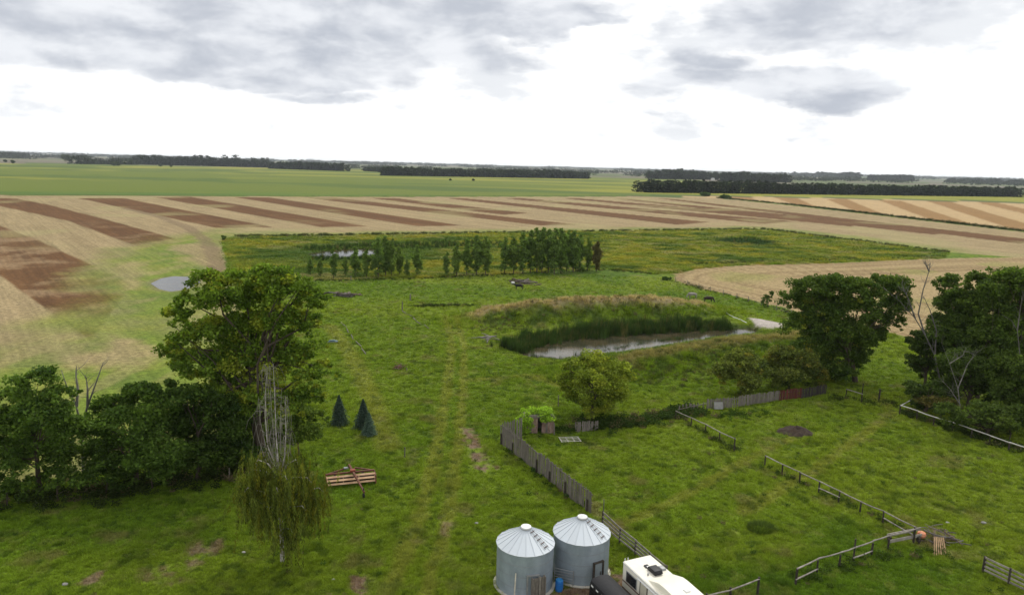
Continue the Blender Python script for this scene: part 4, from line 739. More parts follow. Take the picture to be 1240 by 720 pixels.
far_building('far_house', 'tiny white farmhouse beside the rounded wood right of centre', 863, 218.4, 4.2, 3.4, WHITEP, GREYR, 12, 'house'); far_building('far_house', 'tiny grey roofed building right of the white farmhouse', 873, 218.2, 5, 2.6, TANW, GREYR, 12, 'house'); far_building('far_house', 'pale far farmstead near the horizon on the right', 1014, 213.4, 7, 2.8, WHITEP, TANW, 30, 'house'); far_building('far_house', 'pale tiny hut in the gap between the two left woods', 324, 202.3, 3, 3.4, TANW, GREYR, 15, 'house'); far_building('far_shed', 'white far bins beside trees above the round ended wood', 376, 194.8, 9, 2.2, WHITEP, WHITEP, 30)

# ================================================================== FARMYARD
def roof_panel_mesh(R, He, Ha, n, rcap):
    a = math.pi/n; mb = MB(); g = 0.004
    def P(r, z, t): return (r*math.cos(t), r*math.sin(t), z)
    r1, r0 = R+.09, rcap; z1, z0 = He-.03, Ha; v = [P(r0, z0, -a+g), P(r1, z1, -a+g), P(r1, z1, a-g), P(r0, z0, a-g)]; t = .02
    b = len(mb.v); mb.v += v+[(x, y, z-t) for x, y, z in v]; mb.f += [(0, 1, 2, 3), (7, 6, 5, 4), (1, 5, 6, 2), (0, 4, 5, 1), (2, 6, 7, 3), (3, 7, 4, 0)]
    mb.tube([P(r0, z0+.015, a), P(r1, z1+.015, a)], .022, 5); return mb.mesh('roof_panel', GALVR)
def grain_bin(label, c, R, He, Ha, rz, door_az, seed):
    root = thing('grain_bin', label, 'grain bin', (c[0], c[1], 0), 0, 'two steel grain bins'); prof = []; n = 46
    for i in range(n+1): prof.append((R+(.010 if i % 2 else -.010), .02+He*i/n-.02*(i == n)))
    MB().lathe(prof, 72).obj('wall', GALV, root, True)
    for k in range(1, 4): MB().lathe([(R+.024, He*k/4-.015), (R+.034, He*k/4), (R+.024, He*k/4+.015)], 72).obj('seam_band', GREYM, root)
    MB().lathe([(R+.22, -.25), (R+.22, .10), (R+.02, .12)], 64).obj('base_ring', surf('concrete', (.52, .49, .42), .9, scale=2, var=.2), root)
    pm = roof_panel_mesh(R, He, Ha-.12, 20, .30)
    for k in range(20): o = link('roof_panel', pm, root); o.rotation_euler = (0, 0, 2*math.pi*(k+.5)/20)
    cap = MB().lathe([(.36, Ha-.20), (.36, Ha-.03), (.40, Ha-.02), (.38, Ha+.02), (.0, Ha+.10)], 24).obj('roof_cap', WHITEP, root, True); MB().lathe([(.40, Ha-.14), (.42, Ha-.12), (.40, Ha-.10)], 24).obj('cap_ring', GREYM, cap)
    t = rz; ux = Vector((math.cos(t), math.sin(t), 0)); sx = Vector((-math.sin(t), math.cos(t), 0))
    def rp(r): return He-.03+(Ha-.12-He+.03)*(1-(r-.30)/(R+.09-.30))+.07
    lad = bpy.data.objects.new('roof_ladder', None); COL.objects.link(lad); lad.parent = root
    for s in (-1, 1): MB().tube([ux*.45+sx*.13*s+Vector((0, 0, rp(.45))), ux*(R-.1)+sx*.19*s+Vector((0, 0, rp(R-.1)))], .018, 5).obj('stile', GREYM, lad)
    for k in range(5):
        r = .6+k*(R-.85)/4; MB().tube([ux*r-sx*.22+Vector((0, 0, rp(r))), ux*r+sx*.22+Vector((0, 0, rp(r)))], .032, 5).obj('rung', surf('rusty_bar', (.13, .09, .075), .9), lad)
    d = MB(); t = door_az; dx = Vector((math.cos(t), math.sin(t), 0)); sx = Vector((-math.sin(t), math.cos(t), 0)); M = Matrix((dx, sx, Vector((0, 0, 1)))).transposed()
    fr = MB()
    for s in (-1, 1): fr.box(dx*(R+.05)+sx*.42*s+Vector((0, 0, 1.0)), (.18, .09, 1.75), M=M)
    fr.box(dx*(R+.05)+Vector((0, 0, 1.91)), (.18, .95, .09), M=M); fo = fr.obj('door_frame', POSTW if seed == 1 else GREYM, root)
    dr = d.box(dx*(R+.02)+Vector((0, 0, 1.0)), (.06, .72, 1.68), M=M).obj('door', GALV, root); MB().box(dx*(R+.08)+sx*.2+Vector((0, 0, 1.0)), (.05, .05, .25), M=M).obj('handle', POSTW, dr)
    if seed == 0: # weathered wooden box and pale pole against the wall
        return root
    return root
grain_bin('nearer grey steel grain bin with a ribbed cone roof, on the left', (1.5, 50.6), 2.12, 3.42, 4.62, math.radians(-38), math.radians(-75), 0)
grain_bin('farther grey steel grain bin beside the pipe fence, on the right', (5.87, 52.4), 2.15, 3.42, 4.62, math.radians(-40), math.radians(-58), 1)
def around(c, R, az): return Vector((c[0]+R*math.cos(az), c[1]+R*math.sin(az), 0))
# wooden bin chute and pole at the near bin
q = around((1.5, 50.6), 2.40, math.radians(-66)); r = thing('wooden_chute', 'weathered wooden box chute standing against the nearer bin', 'chute', q, math.radians(-66+90))
for x in (-.36, -.12, .12, .36): MB().box((x, 0, .9), (.22, .05, 1.8)).obj('board', WOOD, r)
for x in (-.49, .49): MB().box((x, .0, .92), (.06, .34, 1.84)).obj('side_board', WOOD, r)
MB().box((.08, -.06, .95), (.09, .06, 1.9)).obj('batten', RAILW, r)
q = around((1.5, 50.6), 2.5, math.radians(-108)); tag(MB().tube([(q.x, q.y, -.1), (q.x+.08, q.y+.16, 2.1)], .05, 7).obj('pole', surf('pale_pole', (.62, .57, .47), .8)), 'pale thin pole leaning on the nearer bin', 'pole')
# blue barrel
r = thing('barrel', 'bright blue plastic barrel between the two grain bins', 'barrel', (4.08, 49.75, 0)); MB().lathe([(.0, .0), (.27, .0), (.285, .05), (.29, .28), (.305, .30), (.29, .32), (.29, .58), (.305, .60), (.29, .62), (.285, .84), (.265, .88)], 24).obj('drum', BLUEP, r, True); ld = MB().lathe([(.265, .88), (.255, .885), (.245, .865), (.0, .865)], 24).obj('lid', surf('light_blue_plastic', (.04, .28, .62), .4), r)
for x in (-.12, .12): MB().lathe([(.04, .865), (.04, .90), (.0, .90)], 10, (x, .0, 0)).obj('bung', BLUEP, ld)
# pipe gate between the bins
a, b = Vector((3.75, 50.75, 0)), Vector((5.15, 50.2, 0)); r = thing('pipe_gate', 'small grey pipe gate closing the gap between the bins', 'gate', a); d = b-a
for t_ in (0, 1): MB().tube([d*t_+Vector((0, 0, -.1)), d*t_+Vector((0, 0, 1.55 if t_ == 0 else 1.35))], .035, 7).obj('post', GREYM, r)
for k in range(5): MB().tube([Vector((0, 0, .35+k*.22)), d+Vector((0, 0, .38+k*.22))], .024, 6).obj('rail', GREYM, r)
# caravan
RVZ = math.radians(-65.2); r = thing('caravan', 'cream fifth wheel caravan with a black roof unit by the bins', 'caravan', (9.66, 49.42, 0), RVZ); Lr = 8.6
body = MB().prism([(0, .55), (Lr-2.2, .55), (Lr-2.2, 1.35), (Lr-.1, 1.35), (Lr, 1.7), (Lr-.25, 2.9), (0.0, 2.98)], -1.17, 1.17).obj('body', CREAM, r, True, .05)
MB().prism([(2.5, 2.9), (Lr-.2, 2.88), (Lr-.35, 3.30), (4.4, 3.42), (3.9, 3.38)], -.92, 1.14).obj('raised_roof', CREAM, r, True, .06)
for y, s in ((-1.185, -1), (1.185, 1)): MB().beam((0.02, y, 2.90), (Lr-.3, y, 2.84), .05, .06).obj('roof_trim', WHITEP, r)
for z in (1.0, 1.55): MB().beam((0.03, -1.18, z), (Lr-2.25, -1.18, z), .025, .09).obj('stripe', surf('brown_stripe', (.16, .09, .06), .6), r)
for x0, x1, z0, z1 in ((.55, 1.75, 1.75, 2.45), (4.3, 5.5, 1.7, 2.4)):
    fr = MB().box(((x0+x1)/2, -1.18, (z0+z1)/2), (x1-x0+.14, .05, z1-z0+.14)).obj('window', GREYM, r, bevel=.01); MB().box(((x0+x1)/2, -1.206, (z0+z1)/2), (x1-x0, .02, z1-z0)).obj('pane', DARKG, fr)
dr = MB().box((2.65, -1.185, 1.6), (.75, .05, 1.85)).obj('door', surf('beige_door', (.55, .52, .40), .6, var=.1), r, bevel=.01); MB().box((2.9, -1.225, 1.55), (.05, .05, .16)).obj('handle', GREYM, dr)
for x in (2.235, 3.065): MB().box((x, -1.185, 1.6), (.06, .06, 1.95)).obj('door_trim', POSTW, r)
MB().tube([(1.9, -1.24, 2.72), (5.8, -1.24, 2.70)], .06, 8).obj('awning_roll', WHITEP, r)
ac = MB().prism([(1.55, 2.97), (2.5, 2.96), (2.62, 3.08), (2.45, 3.28), (1.72, 3.30), (1.52, 3.12)], -.20, .46).obj('roof_unit', BLACKM, r, True, .07)
MB().box((1.28, -.02, 3.02), (.36, .34, .12), taper=.85).obj('roof_vent', DARKG, r, bevel=.02); MB().box((1.9, .86, 3.03), (.55, .40, .15), taper=.85).obj('roof_vent', GREYM, r, bevel=.03); MB().lathe([(.06, 2.95), (.06, 3.12), (.0, 3.12)], 10, (2.2, -.55, 0)).obj('vent_pipe', GREYM, r); MB().box((5.4, .3, 3.42), (.4, .4, .08), taper=.85).obj('roof_vent', WHITEP, r, bevel=.02)
for y in (-.95, -.70): MB().tube([(-.03, y, 2.95), (-.10, y, 3.12), (-.16, y, 3.02), (-.12, y, 2.5)], .022, 6).obj('ladder_rail', WHITEP, r)
for z in (1.4, 1.8, 2.2): MB().tube([(-.12, -.95, z), (-.12, -.70, z)], .018, 6).obj('ladder_rung', WHITEP, r)
for y in (-1, 1):
    for x in (3.6, 4.45): w_ = MB().tube([(x, y*1.02, .36), (x, y*.80, .36)], .36, 20).obj('wheel', TYRE, r, True); MB().tube([(x, y*1.035, .36), (x, y*1.0, .36)], .19, 14).obj('rim', GREYM, w_)
for y in (-.8, .8): MB().beam((7.4, y, 0), (7.4, y, 1.4), .09, .09).obj('landing_leg', GREYM, r)
# black stock trailer
r = thing('stock_trailer', 'black rounded top stock trailer parked left of the caravan', 'trailer', (6.92, 48.28, 0), RVZ)
prof = [(-.86, .55), (-.86, 1.75), (-.80, 1.98), (-.60, 2.14), (0, 2.22), (.60, 2.14), (.80, 1.98), (.86, 1.75), (.86, .55)]
mb = MB(); mb.v = [(0, y, z) for y, z in prof]+[(5.2, y, z) for y, z in prof]; n = len(prof); mb.f = [(i, i+1, n+i+1, n+i) for i in range(1, n-2)]+[tuple(range(n))[::-1], tuple(range(n, 2*n))]; mb.f += [(n-1, 0, n, 2*n-1)]; mb.obj('roof', BLACKT, r, True)
for y in (-.86, .86):
    for k, z in enumerate((.78, 1.05, 1.32, 1.60)): MB().beam((0.0, y, z), (5.2, y, z), .05, .19 if k < 3 else .24).obj('side_slat', BLACKM, r)
    for x in (.05, 1.3, 2.6, 3.9, 5.15): MB().box((x, y*1.03, 1.15), (.07, .04, 1.2)).obj('side_post', BLACKM, r)
    w_ = MB().tube([(2.6, y*1.25, .34), (2.6, y*1.0, .34)], .34, 20).obj('wheel', TYRE, r, True); MB().tube([(2.6, y*1.27, .34), (2.6, y*1.22, .34)], .18, 14).obj('rim', GREYM, w_)
    MB().prism([(2.15, .70), (3.05, .70), (2.95, .82), (2.25, .82)], min(y*1.0, y*1.3), max(y*1.0, y*1.3)).obj('mudguard', BLACKM, r)
for x in (.35, 1.0, 1.7): MB().box((x, -.895, 1.74), (.28, .02, .10)).obj('marker', WHITEP, r)
MB().beam((5.2, 0, .5), (6.4, 0, .5), .1, .1).obj('tongue', BLACKM, r)
for x in (.3, 4.9): MB().box((x, 0, .28), (.1, .1, .56)).obj('stand', BLACKM, r)
# red implement
c = G(425, 585); r = thing('hay_mower', 'red hay mower with pale slatted reel standing in the grass', 'farm implement', (c.x, c.y, gz(c.x, c.y)), math.radians(17.5)); HL = 2.35
for s in (-1, 1): MB().prism([(-.05, .15), (.05, .15), (.05, 1.0), (-.05, 1.0)], -.75, .75).obj('end_plate', RUSTR, r, bevel=.02).location = (s*HL, .05, 0)
for k, (y, z) in enumerate(((-.55, .42), (-.42, .74), (-.12, .98))): MB().beam((-HL+.02, y, z), (HL-.02, y, z), .20, .05, up=(0, -.6, .8)).obj('reel_slat', SLATO, r)
for x in (-HL+.08, -.75, .75, HL-.08):
    MB().tube([(x, -.55, .42), (x, -.42, .74), (x, -.12, .98), (x, .12, .62), (x, -.55, .42)], .03, 5).obj('reel_arm', SLATO, r)
MB().tube([(-HL, -.12, .62), (HL, -.12, .62)], .05, 8).obj('reel_shaft', RUSTR, r); MB().tube([(-HL+.06, .12, .52), (HL-.06, .12, .52)], .30, 14).obj('interior_shade_drum', surf('interior_shade_red', (.055, .028, .02), .8), r); MB().prism([(-HL, .55), (HL, .55), (HL, .62), (-HL, .62)], .1, .6).obj('platform', RUSTR, r); MB().beam((-HL, .55, 1.02), (HL, .55, 1.02), .16, .16).obj('frame_beam', RUSTR, r)  # dark red drum added to paint the shaded interior behind the slats
for s in (-1, 1):
    MB().beam((s*HL, .55, 1.0), (s*.5, 1.35, 1.12), .12, .12).obj('frame_brace', RUSTR, r)
    w_ = MB().tube([(s*1.35, 1.05, .35), (s*1.35-.2, 1.05, .35)], .35, 18).obj('wheel', TYRE, r, True); MB().tube([(s*1.35+.01, 1.05, .35), (s*1.35-.05, 1.05, .35)], .18, 12).obj('rim', GREYM, w_)
MB().beam((-1.5, 1.05, .38), (1.5, 1.05, .38), .1, .1).obj('axle', RUSTR, r)
MB().beam((-.05, 1.5, 1.42), (.45, -1.1, 1.08), .2, .2).obj('tongue', RUSTR, r, bevel=.02); MB().beam((.45, -1.1, 1.08), (.95, -3.3, .55), .15, .15).obj('drawbar', RUSTR, r); MB().box((.2, .2, 1.36), (.5, .4, .2)).obj('gearbox', surf('bright_red_paint', (.30, .07, .04), .6), r, bevel=.03); MB().box((-.35, 1.3, 1.2), (.45, .3, .14)).obj('cylinder', GREYM, r, bevel=.03)
jk = MB().tube([(.9, -3.15, .95), (.9, -3.15, .05)], .05, 8).obj('jack', BLACKM, r); MB().lathe([(0, 0), (.16, 0), (.16, .04), (0, .05)], 12, (.9, -3.15, 0)).obj('foot', BLACKM, jk); MB().tube([(.78, -3.3, .25), (.98, -3.3, .25)], .22, 12).obj('hitch_wheel', TYRE, r)

# ------------------------------------------------------------------ fences
def post_h(px, pb, pt): p = GP(px, pb); return p, at_depth(px, pt, p.y).z-p.z
BOARDM = [MB().box((0, 0, .5), (.155, .028, 1.0)).mesh('board', WOOD) for _ in range(1)]
def board_run(root, a, b, h0, h1, seed, mats=None, step=.175, gap=.05, lean=.02):
    rg = np.random.default_rng(seed); d = b-a; L = d.length; n = int(L/step); rz = math.atan2(d.y, d.x)
    mlist = {m.name: MB().box((0, 0, .5), (.155, .028, 1.0)).mesh('board', m) for m in (mats or [WOOD])}
    for i in range(n):
        if rg.uniform() < gap: continue
        t = (i+.5)/n; p = a+d*t; m = (mats or [WOOD])[0 if not mats else min(int(t*len(mats)), len(mats)-1)]; o = link('board', mlist[m.name], root); wsc = rg.uniform(.8, 1.12)
        o.location = (p.x-root.location.x+rg.normal(0, .008), p.y-root.location.y+rg.normal(0, .012), gz(p.x, p.y)-.05-root.location.z); o.rotation_euler = (rg.normal(0, lean), rg.normal(0, lean), rz+rg.normal(0, .03)); o.scale = (wsc, 1, (h0+(h1-h0)*t)*rg.uniform(.93, 1.06)+.05)
a, b = GP(606, 537), GP(716, 622); rt = thing('palisade_fence', 'tall grey weathered vertical board fence running down to the bins', 'fence', a)
h0 = at_depth(608, 512, a.y).z-a.z; h1 = at_depth(716, 596, b.y).z-b.z; board_run(rt, a, b, h0, h1, 5, gap=.03)
c2 = GP(632, 529); board_run(rt, a+Vector((.1, .15, 0)), c2, h0, h0*.92, 6, gap=.08)
d = (b-a); nrm = Vector((-d.y, d.x, 0)).normalized()*-1; nrm = -nrm if nrm.x > 0 else nrm
for z in (.5, .88): MB().beam(-nrm*.05+Vector((0, 0, h0*z)), d-nrm*.05+Vector((0, 0, h1*z)), .05, .1).obj('back_rail', WOOD, rt)
for t_ in (.02, .17, .46, .60, .76, .97): p_ = a+d*t_; MB().tube([Vector((d.x*t_, d.y*t_, -.2))+nrm*.12, Vector((d.x*t_, d.y*t_, (h0+(h1-h0)*t_)*random.uniform(.5, .68)))+nrm*.12], .09, 7).obj('post', POSTW, rt)
def rail_fence(name, label, posts, rails, pr=.085, rr=.065, cat='fence', post_mat=None, rail_mat=None, flat=False):
    """posts: (px, base, top); rails: polylines of (px, py) seen at their height above given base rows"""
    P = [post_h(*q) for q in posts]; rt = thing(name, label, cat, P[0][0])
    o0 = P[0][0]
    for i, (p, h) in enumerate(P):
        k = random.uniform(.85, 1.2); MB().tube([p-o0-Vector((0, 0, .3)), p-o0+Vector((random.uniform(-.04, .04), random.uniform(-.04, .04), h))], [pr*k, pr*k*.92], 8).obj('post', post_mat or POSTW, rt)
    for rl in rails:
        for i in range(len(P)-1):
            if rl.get('skip') and i in rl['skip']: continue
            f = rl.get('f', 1); (p, h), (q, g) = P[i], P[i+1]; zf = rl.get('h'); za = zf if zf else h*f; zb = zf if zf else g*f; A = p-o0+Vector((0, 0, za)); Bv = q-o0+Vector((0, 0, zb)); off = Vector((0, -.0, 0))
            A = A+Vector((random.uniform(-.02, .02), -pr*.9, random.uniform(-.03, .03))); Bv = Bv+Vector((0, -pr*.9, random.uniform(-.03, .03))); e = (Bv-A)*.02
            if flat: MB().beam(A-e, Bv+e, .04, rl.get('w', .15)).obj('rail', rail_mat or RAILW, rt)
            else: MB().tube([A-e, A.lerp(Bv, .5)+Vector((0, 0, random.uniform(-.05, .02))), Bv+e], [rr, rr*.9, rr*.8], 7).obj('rail', rail_mat or RAILW, rt)
    return rt
rail_fence('rail_fence', 'pole rail fence ending at a tall dark post, left of the dirt heap', [(818, 508, 497), (837, 515, 505), (854, 523, 513), (871, 533, 522), (889, 546, 530)], [dict(f=.97)])
rail_fence('rail_fence', 'long pole rail fence crossing the right paddock down to the brush pile', [(926, 564, 551), (947, 574, 561.5), (968, 585, 571), (991, 597, 582), (1015, 608, 593), (1041, 620, 606), (1069, 633, 618), (1106, 656, 637)], [dict(f=.97), dict(f=.45, skip=[0, 1, 2, 4, 5])])
rail_fence('rail_fence', 'short pole rail fence leading left from the brush pile', [(963, 707, 687), (989, 694, 678), (1016, 686, 671), (1033, 680, 652), (1055, 672, 657), (1075, 665, 652), (1106, 657, 641)], [dict(h=1.35), dict(h=.45, skip=[1, 2, 4, 5])])
rail_fence('rail_fence', 'white topped rail fence along the foot of the right grove', [(1103, 491, 483), (1089, 502, 490), (1110, 508, 497), (1130, 515, 504), (1153, 522, 511), (1176, 530, 519), (1198, 538, 527), (1221, 546, 535), (1246, 555, 543), (1275, 566, 554)], [dict(f=.98)], rr=.075, rail_mat=surf('pale_rail', (.52, .50, .45), .8, var=.15, scale=2))
rail_fence('rail_fence', 'short rail and dark post right of the caravan', [(855, 735, 718), (884, 728, 711), (917, 720, 698)], [dict(f=.9)])
rail_fence('plank_fence', 'grey plank fence with four rails at the lower right edge', [(1190, 692, 673), (1221, 707, 687), (1252, 722, 702)], [dict(f=.93), dict(f=.68), dict(f=.43), dict(f=.18)], flat=True, pr=.1)
rail_fence('plank_fence', 'dark pole and plank fence with four rails behind the caravan', [(729, 640, 618), (750, 657, 638), (769, 672, 653), (786, 686, 668), (806, 702, 684)], [dict(f=.95), dict(f=.72), dict(f=.50), dict(f=.27)], flat=True, rail_mat=RAILW, pr=.085)
rail_fence('thin_post', 'thin tall pole at the end of the plank fence', [(730, 640, 604)], [], pr=.035, cat='pole', post_mat=BARKG)
rail_fence('gate_rail', 'short pale rail between dark posts at the old fence corner', [(1024, 481, 470), (1043, 487, 464)], [dict(h=1.25)])
rail_fence('old_post', 'leaning dark gatepost right of the old fence corner', [(1064, 485, 471)], [], pr=.12, cat='post')
# old board fence with a red stretch
pts = [(855, 496), (880, 494), (943, 485), (970, 482), (1000, 477)]; P = [GP(*q) for q in pts]; rt = thing('board_fence', 'low grey board fence with a red painted stretch behind the paddock', 'fence', P[0])
for i, mt in enumerate((WOOD, WOOD, REDB, surf('dark_weathered_wood', (.06, .052, .044), .95, var=.4))): board_run(rt, P[i], P[i+1], 1.45, 1.5, 20+i, [mt], .19, .02)
for i in range(4):
    for z in (.4, 1.1): MB().beam(P[i]-P[0]+Vector((0, .06, z)), P[i+1]-P[0]+Vector((0, .06, z)), .05, .1).obj('back_rail', WOOD, rt)
q = GP(869, 495.5); tag(MB().box((q.x, q.y-.25, .6), (1.2, .05, .95), M=Matrix.Rotation(.1, 3, 'Z') @ Matrix.Rotation(-.3, 3, 'X')).obj('wood_panel', surf('bleached_panel', (.27, .265, .25), .9, var=.2)), 'bleached grey panel leaning on the board fence', 'panel')
P = [GP(820, 502), GP(855, 496)]; rt = thing('broken_fence', 'tumbled dark board fence half hidden by weeds below the bank', 'fence', P[0]); board_run(rt, P[0], P[1], 1.2, 1.35, 31, [WOOD], .2, .35, .14); MB().beam((0, 0, .7), P[1]-P[0]+Vector((0, 0, .9)), .05, .1).obj('back_rail', WOOD, rt)
P = [GP(697, 523), GP(724, 521)]; rt = thing('pallet_fence', 'short dark picket section under the round tree', 'fence', P[0]); board_run(rt, P[0], P[1], 1.25, 1.3, 32, [WOOD], .16, .1, .05); MB().beam((0, .05, .8), P[1]-P[0]+Vector((0, .05, .8)), .05, .1).obj('back_rail', WOOD, rt)
# pale lattice panel on the grass
q = G(690, 534); rt = thing('lattice_panel', 'pale slatted panel lying flat on the grass', 'panel', (q.x, q.y, gz(q.x, q.y)), math.radians(10)); PL_ = surf('bleached_wood', (.50, .48, .40), .9, var=.25)
for k in range(4): MB().box((0, -.66+k*.44, .26), (2.4, .085, .03)).obj('slat', PL_, rt)
for x in (-1.1, -.35, .4, 1.1): MB().box((x, 0, .225), (.085, 1.5, .035)).obj('batten', PL_, rt)
# vine covered shed
q = G(651, 522); z0 = gz(q.x, q.y); rt = thing('old_shed', 'tiny old shed smothered in bright green vines behind the palisade', 'shed', (q.x, q.y, z0), math.radians(4)); BRW = surf('rusty_brown_wall', (.20, .125, .095), .9, scale=2, col2=(.34, .25, .21), var=.3)
for i in range(15):
    x = -1.65+i*.236
    if i in (7, 8): continue
    MB().box((x, -.9, .95), (.22, .05, 1.9+.1*math.sin(i*2.1))).obj('wall_board', BRW if i not in (3, 11) else WOOD, rt)
for x in (-1.76, 1.76): MB().box((x, 0, .95), (.06, 1.75, 1.9)).obj('side_wall', BRW, rt)
MB().box((0, .88, .95), (3.5, .06, 1.9)).obj('back_wall', WOOD, rt); MB().prism([(-1.9, 1.92), (1.9, 1.92), (1.7, 2.2), (-1.7, 2.25)], -1.0, 1.0).obj('roof', WOOD, rt)
me, _ = crown_mesh('vines', [((-1.1, 0, 2.3), (1.0, 1.1, .45)), ((.2, 0, 2.4), (1.0, 1.1, .4)), ((1.2, -.1, 2.3), (.9, 1.1, .4)), ((-1.75, -.6, 1.2), (.5, .8, 1.1)), ((1.1, -1.05, 1.75), (.9, .3, .5)), ((-1.3, -1.1, 1.3), (.55, .3, .9)), ((-1.7, -1.0, .6), (.5, .4, .6))], 110, .12, (.085, .14, .015), (.19, .28, .028), 311, sub=.75); link('vines', me, rt)
# dirt heap, rushes, brush piles
def heap(name, label, px, py, rx, ry, h, mat, seed, cat, clods=26):
    q = G(px, py); z0 = gz(q.x, q.y); rg = np.random.default_rng(seed); rt = thing(name, label, cat, (q.x, q.y, z0), 0); n = 26; V = []; F = []
    for i in range(n+1):
        for j in range(n+1):
            u, v = i/n*2-1, j/n*2-1; d2 = u*u+v*v; z = h*max(0, 1-d2)**1.2*(.25+1.5*float(fbm(np.array([u*4+seed]), np.array([v*4.]), seed, 4, .6)[0]))-.12; V.append((u*rx*1.05, v*ry*1.05, z))
    for i in range(n):
        for j in range(n): k = i*(n+1)+j; F.append((k, k+n+1, k+n+2, k+1))
    me = bpy.data.meshes.new('mound'); me.from_pydata(V, [], F); me.update(); me.materials.append(mat); me.polygons.foreach_set('use_smooth', np.ones(len(me.polygons), bool)); link('mound', me, rt); return rt, rg
rt, rg = heap('dirt_heap', 'dark brown dirt heap in the right paddock', 964, 523, 2.5, 1.9, .75, EARTH, 41, 'dirt heap')
def stick_pile(name, label, px, py, L, n, mats, seed, cat='brush pile', h=.7, flat=.3, rr=(.03, .08)):
    q = G(px, py); z0 = gz(q.x, q.y); rg = np.random.default_rng(seed); rt = thing(name, label, cat, (q.x, q.y, z0))
    for k in range(n):
        c = Vector((rg.normal(0, L*.28), rg.normal(0, L*.22), .08+abs(rg.normal(0, h*.4)))); a = rg.uniform(0, 6.28); v = Vector((math.cos(a), math.sin(a), rg.normal(0, flat)))*rg.uniform(.25, .5)*L; r_ = rg.uniform(*rr); MB().tube([c-v, c+Vector(rg.normal(0, .08, 3)), c+v], [r_, r_*.85, r_*.5], 6).obj('branch', mats[k % len(mats)], rt)
    return rt
bp = stick_pile('brush_pile', 'brown and grey brush pile at the end of the paddock fences', 1136, 653, 2.3, 34, [BRUSHW, WOOD, BARKG], 51)
q = G(1115, 653); tag(MB().lathe([(.0, .0), (.30, .02), (.38, .2), (.32, .42), (.14, .52), (0, .53)], 14, (q.x, q.y, gz(q.x, q.y)+.25)).obj('orange_tub', ORANGE, None, True), 'faded orange tub lying in the brush pile', 'tub')
q = G(1133, 668); rt = thing('stacked_laths', 'bundle of tan laths leaning off the brush pile', 'boards', (q.x, q.y, gz(q.x, q.y)))
for k in range(6): MB().beam((-.55+k*.22, -.75+k*.05, .05+.02*(k%2)), (.45+k*.15, 1.15, .72), .09, .04).obj('lath', surf('tan_lath', (.36, .24, .13), .9, var=.3), rt)
q = G(1094, 655); rt = thing('plank_stack', 'two heavy grey planks propped at the fence corner', 'planks', (q.x, q.y, gz(q.x, q.y)))
for k, (z, y) in enumerate(((.42, -.25), (.85, .05))): MB().beam((-1.75, y-.55, z-.02), (1.55, y+.35, z+.22), .08, .26).obj('plank', RAILW, rt)
for x in (-1.3, 1.2): MB().box((x, -.12, .28), (.18, .4, .56)).obj('prop', POSTW, rt)
q = G(922, 640); rt = thing('rush_clump', 'dark tussock of rushes in the middle paddock', 'rushes', (q.x, q.y, gz(q.x, q.y)))
def rushes(n, R, h, seed, col):
    rg = np.random.default_rng(seed); V = []; F = []; C = []
    for k in range(n):
        a = rg.uniform(0, 6.28); rr = R*math.sqrt(rg.uniform(0, 1)); b = np.array([rr*math.cos(a), rr*math.sin(a)*.8, -.03]); hh = h*rg.uniform(.5, 1)*(1-.5*(rr/R)**2); tp = b+np.array([math.cos(a)*hh*.5+rg.normal(0, .1), math.sin(a)*hh*.5, hh]); s = np.array([-math.sin(a), math.cos(a), 0])*.022; i = len(V); V += [b-s, b+s, tp]; F.append((i, i+1, i+2)); C += [np.array(col)*rg.uniform(.5, 1.5)]*3
    me = mesh_np('blades', np.array(V), F3=np.array(F), cols=np.array(C)); me.materials.append(LEAF); return me
o = link('blades', rushes(1500, 1.25, .8, 61, (.095, .14, .028)), rt)
stick_pile('brush_pile', 'small rusty brown brush heap in the middle of the pasture', 483, 447, 1.6, 22, [BRUSHW, surf('rust_brush', (.17, .085, .055), 1)], 52, h=.9)
stick_pile('log_pile', 'grey tumbled logs lying in the pasture by the poplars', 416, 358, 5.0, 22, [POSTW, BARKG, BRUSHW], 53, 'log pile', h=.7, flat=.1, rr=(.1, .25))
stick_pile('log_pile', 'low heap of dark branches near the black cow', 633, 342, 6.0, 26, [POSTW, BRUSHW, WOOD], 54, 'log pile', h=.8, flat=.1, rr=(.08, .22))
stick_pile('driftwood', 'pale driftwood lying left of the pond', 586, 409, 4.0, 9, [BARKG, RAILW], 55, 'driftwood', h=.25, flat=.04, rr=(.06, .14))
q = G(621, 343); tag(MB().lathe([(0, 0), (.5, .05), (.55, .35), (.35, .55), (0, .6)], 12, (q.x, q.y, gz(q.x, q.y)-.05)).obj('white_tub', WHITEP, None, True), 'white tub beside the heap of dark branches', 'tub')
q = G(403, 414); rt = thing('scrap_panel', 'dull teal scrap panel lying in the pasture by the maple', 'scrap', (q.x, q.y, gz(q.x, q.y)), .1); MB().prism([(-.85, .1), (.85, .06), (.9, .22), (.2, .45), (-.6, .36)], -.4, .4).obj('panel', TEAL, rt, bevel=.04); MB().beam((-.9, -.45, .1), (.8, -.5, .25), .12, .08).obj('edge', GREYM, rt)
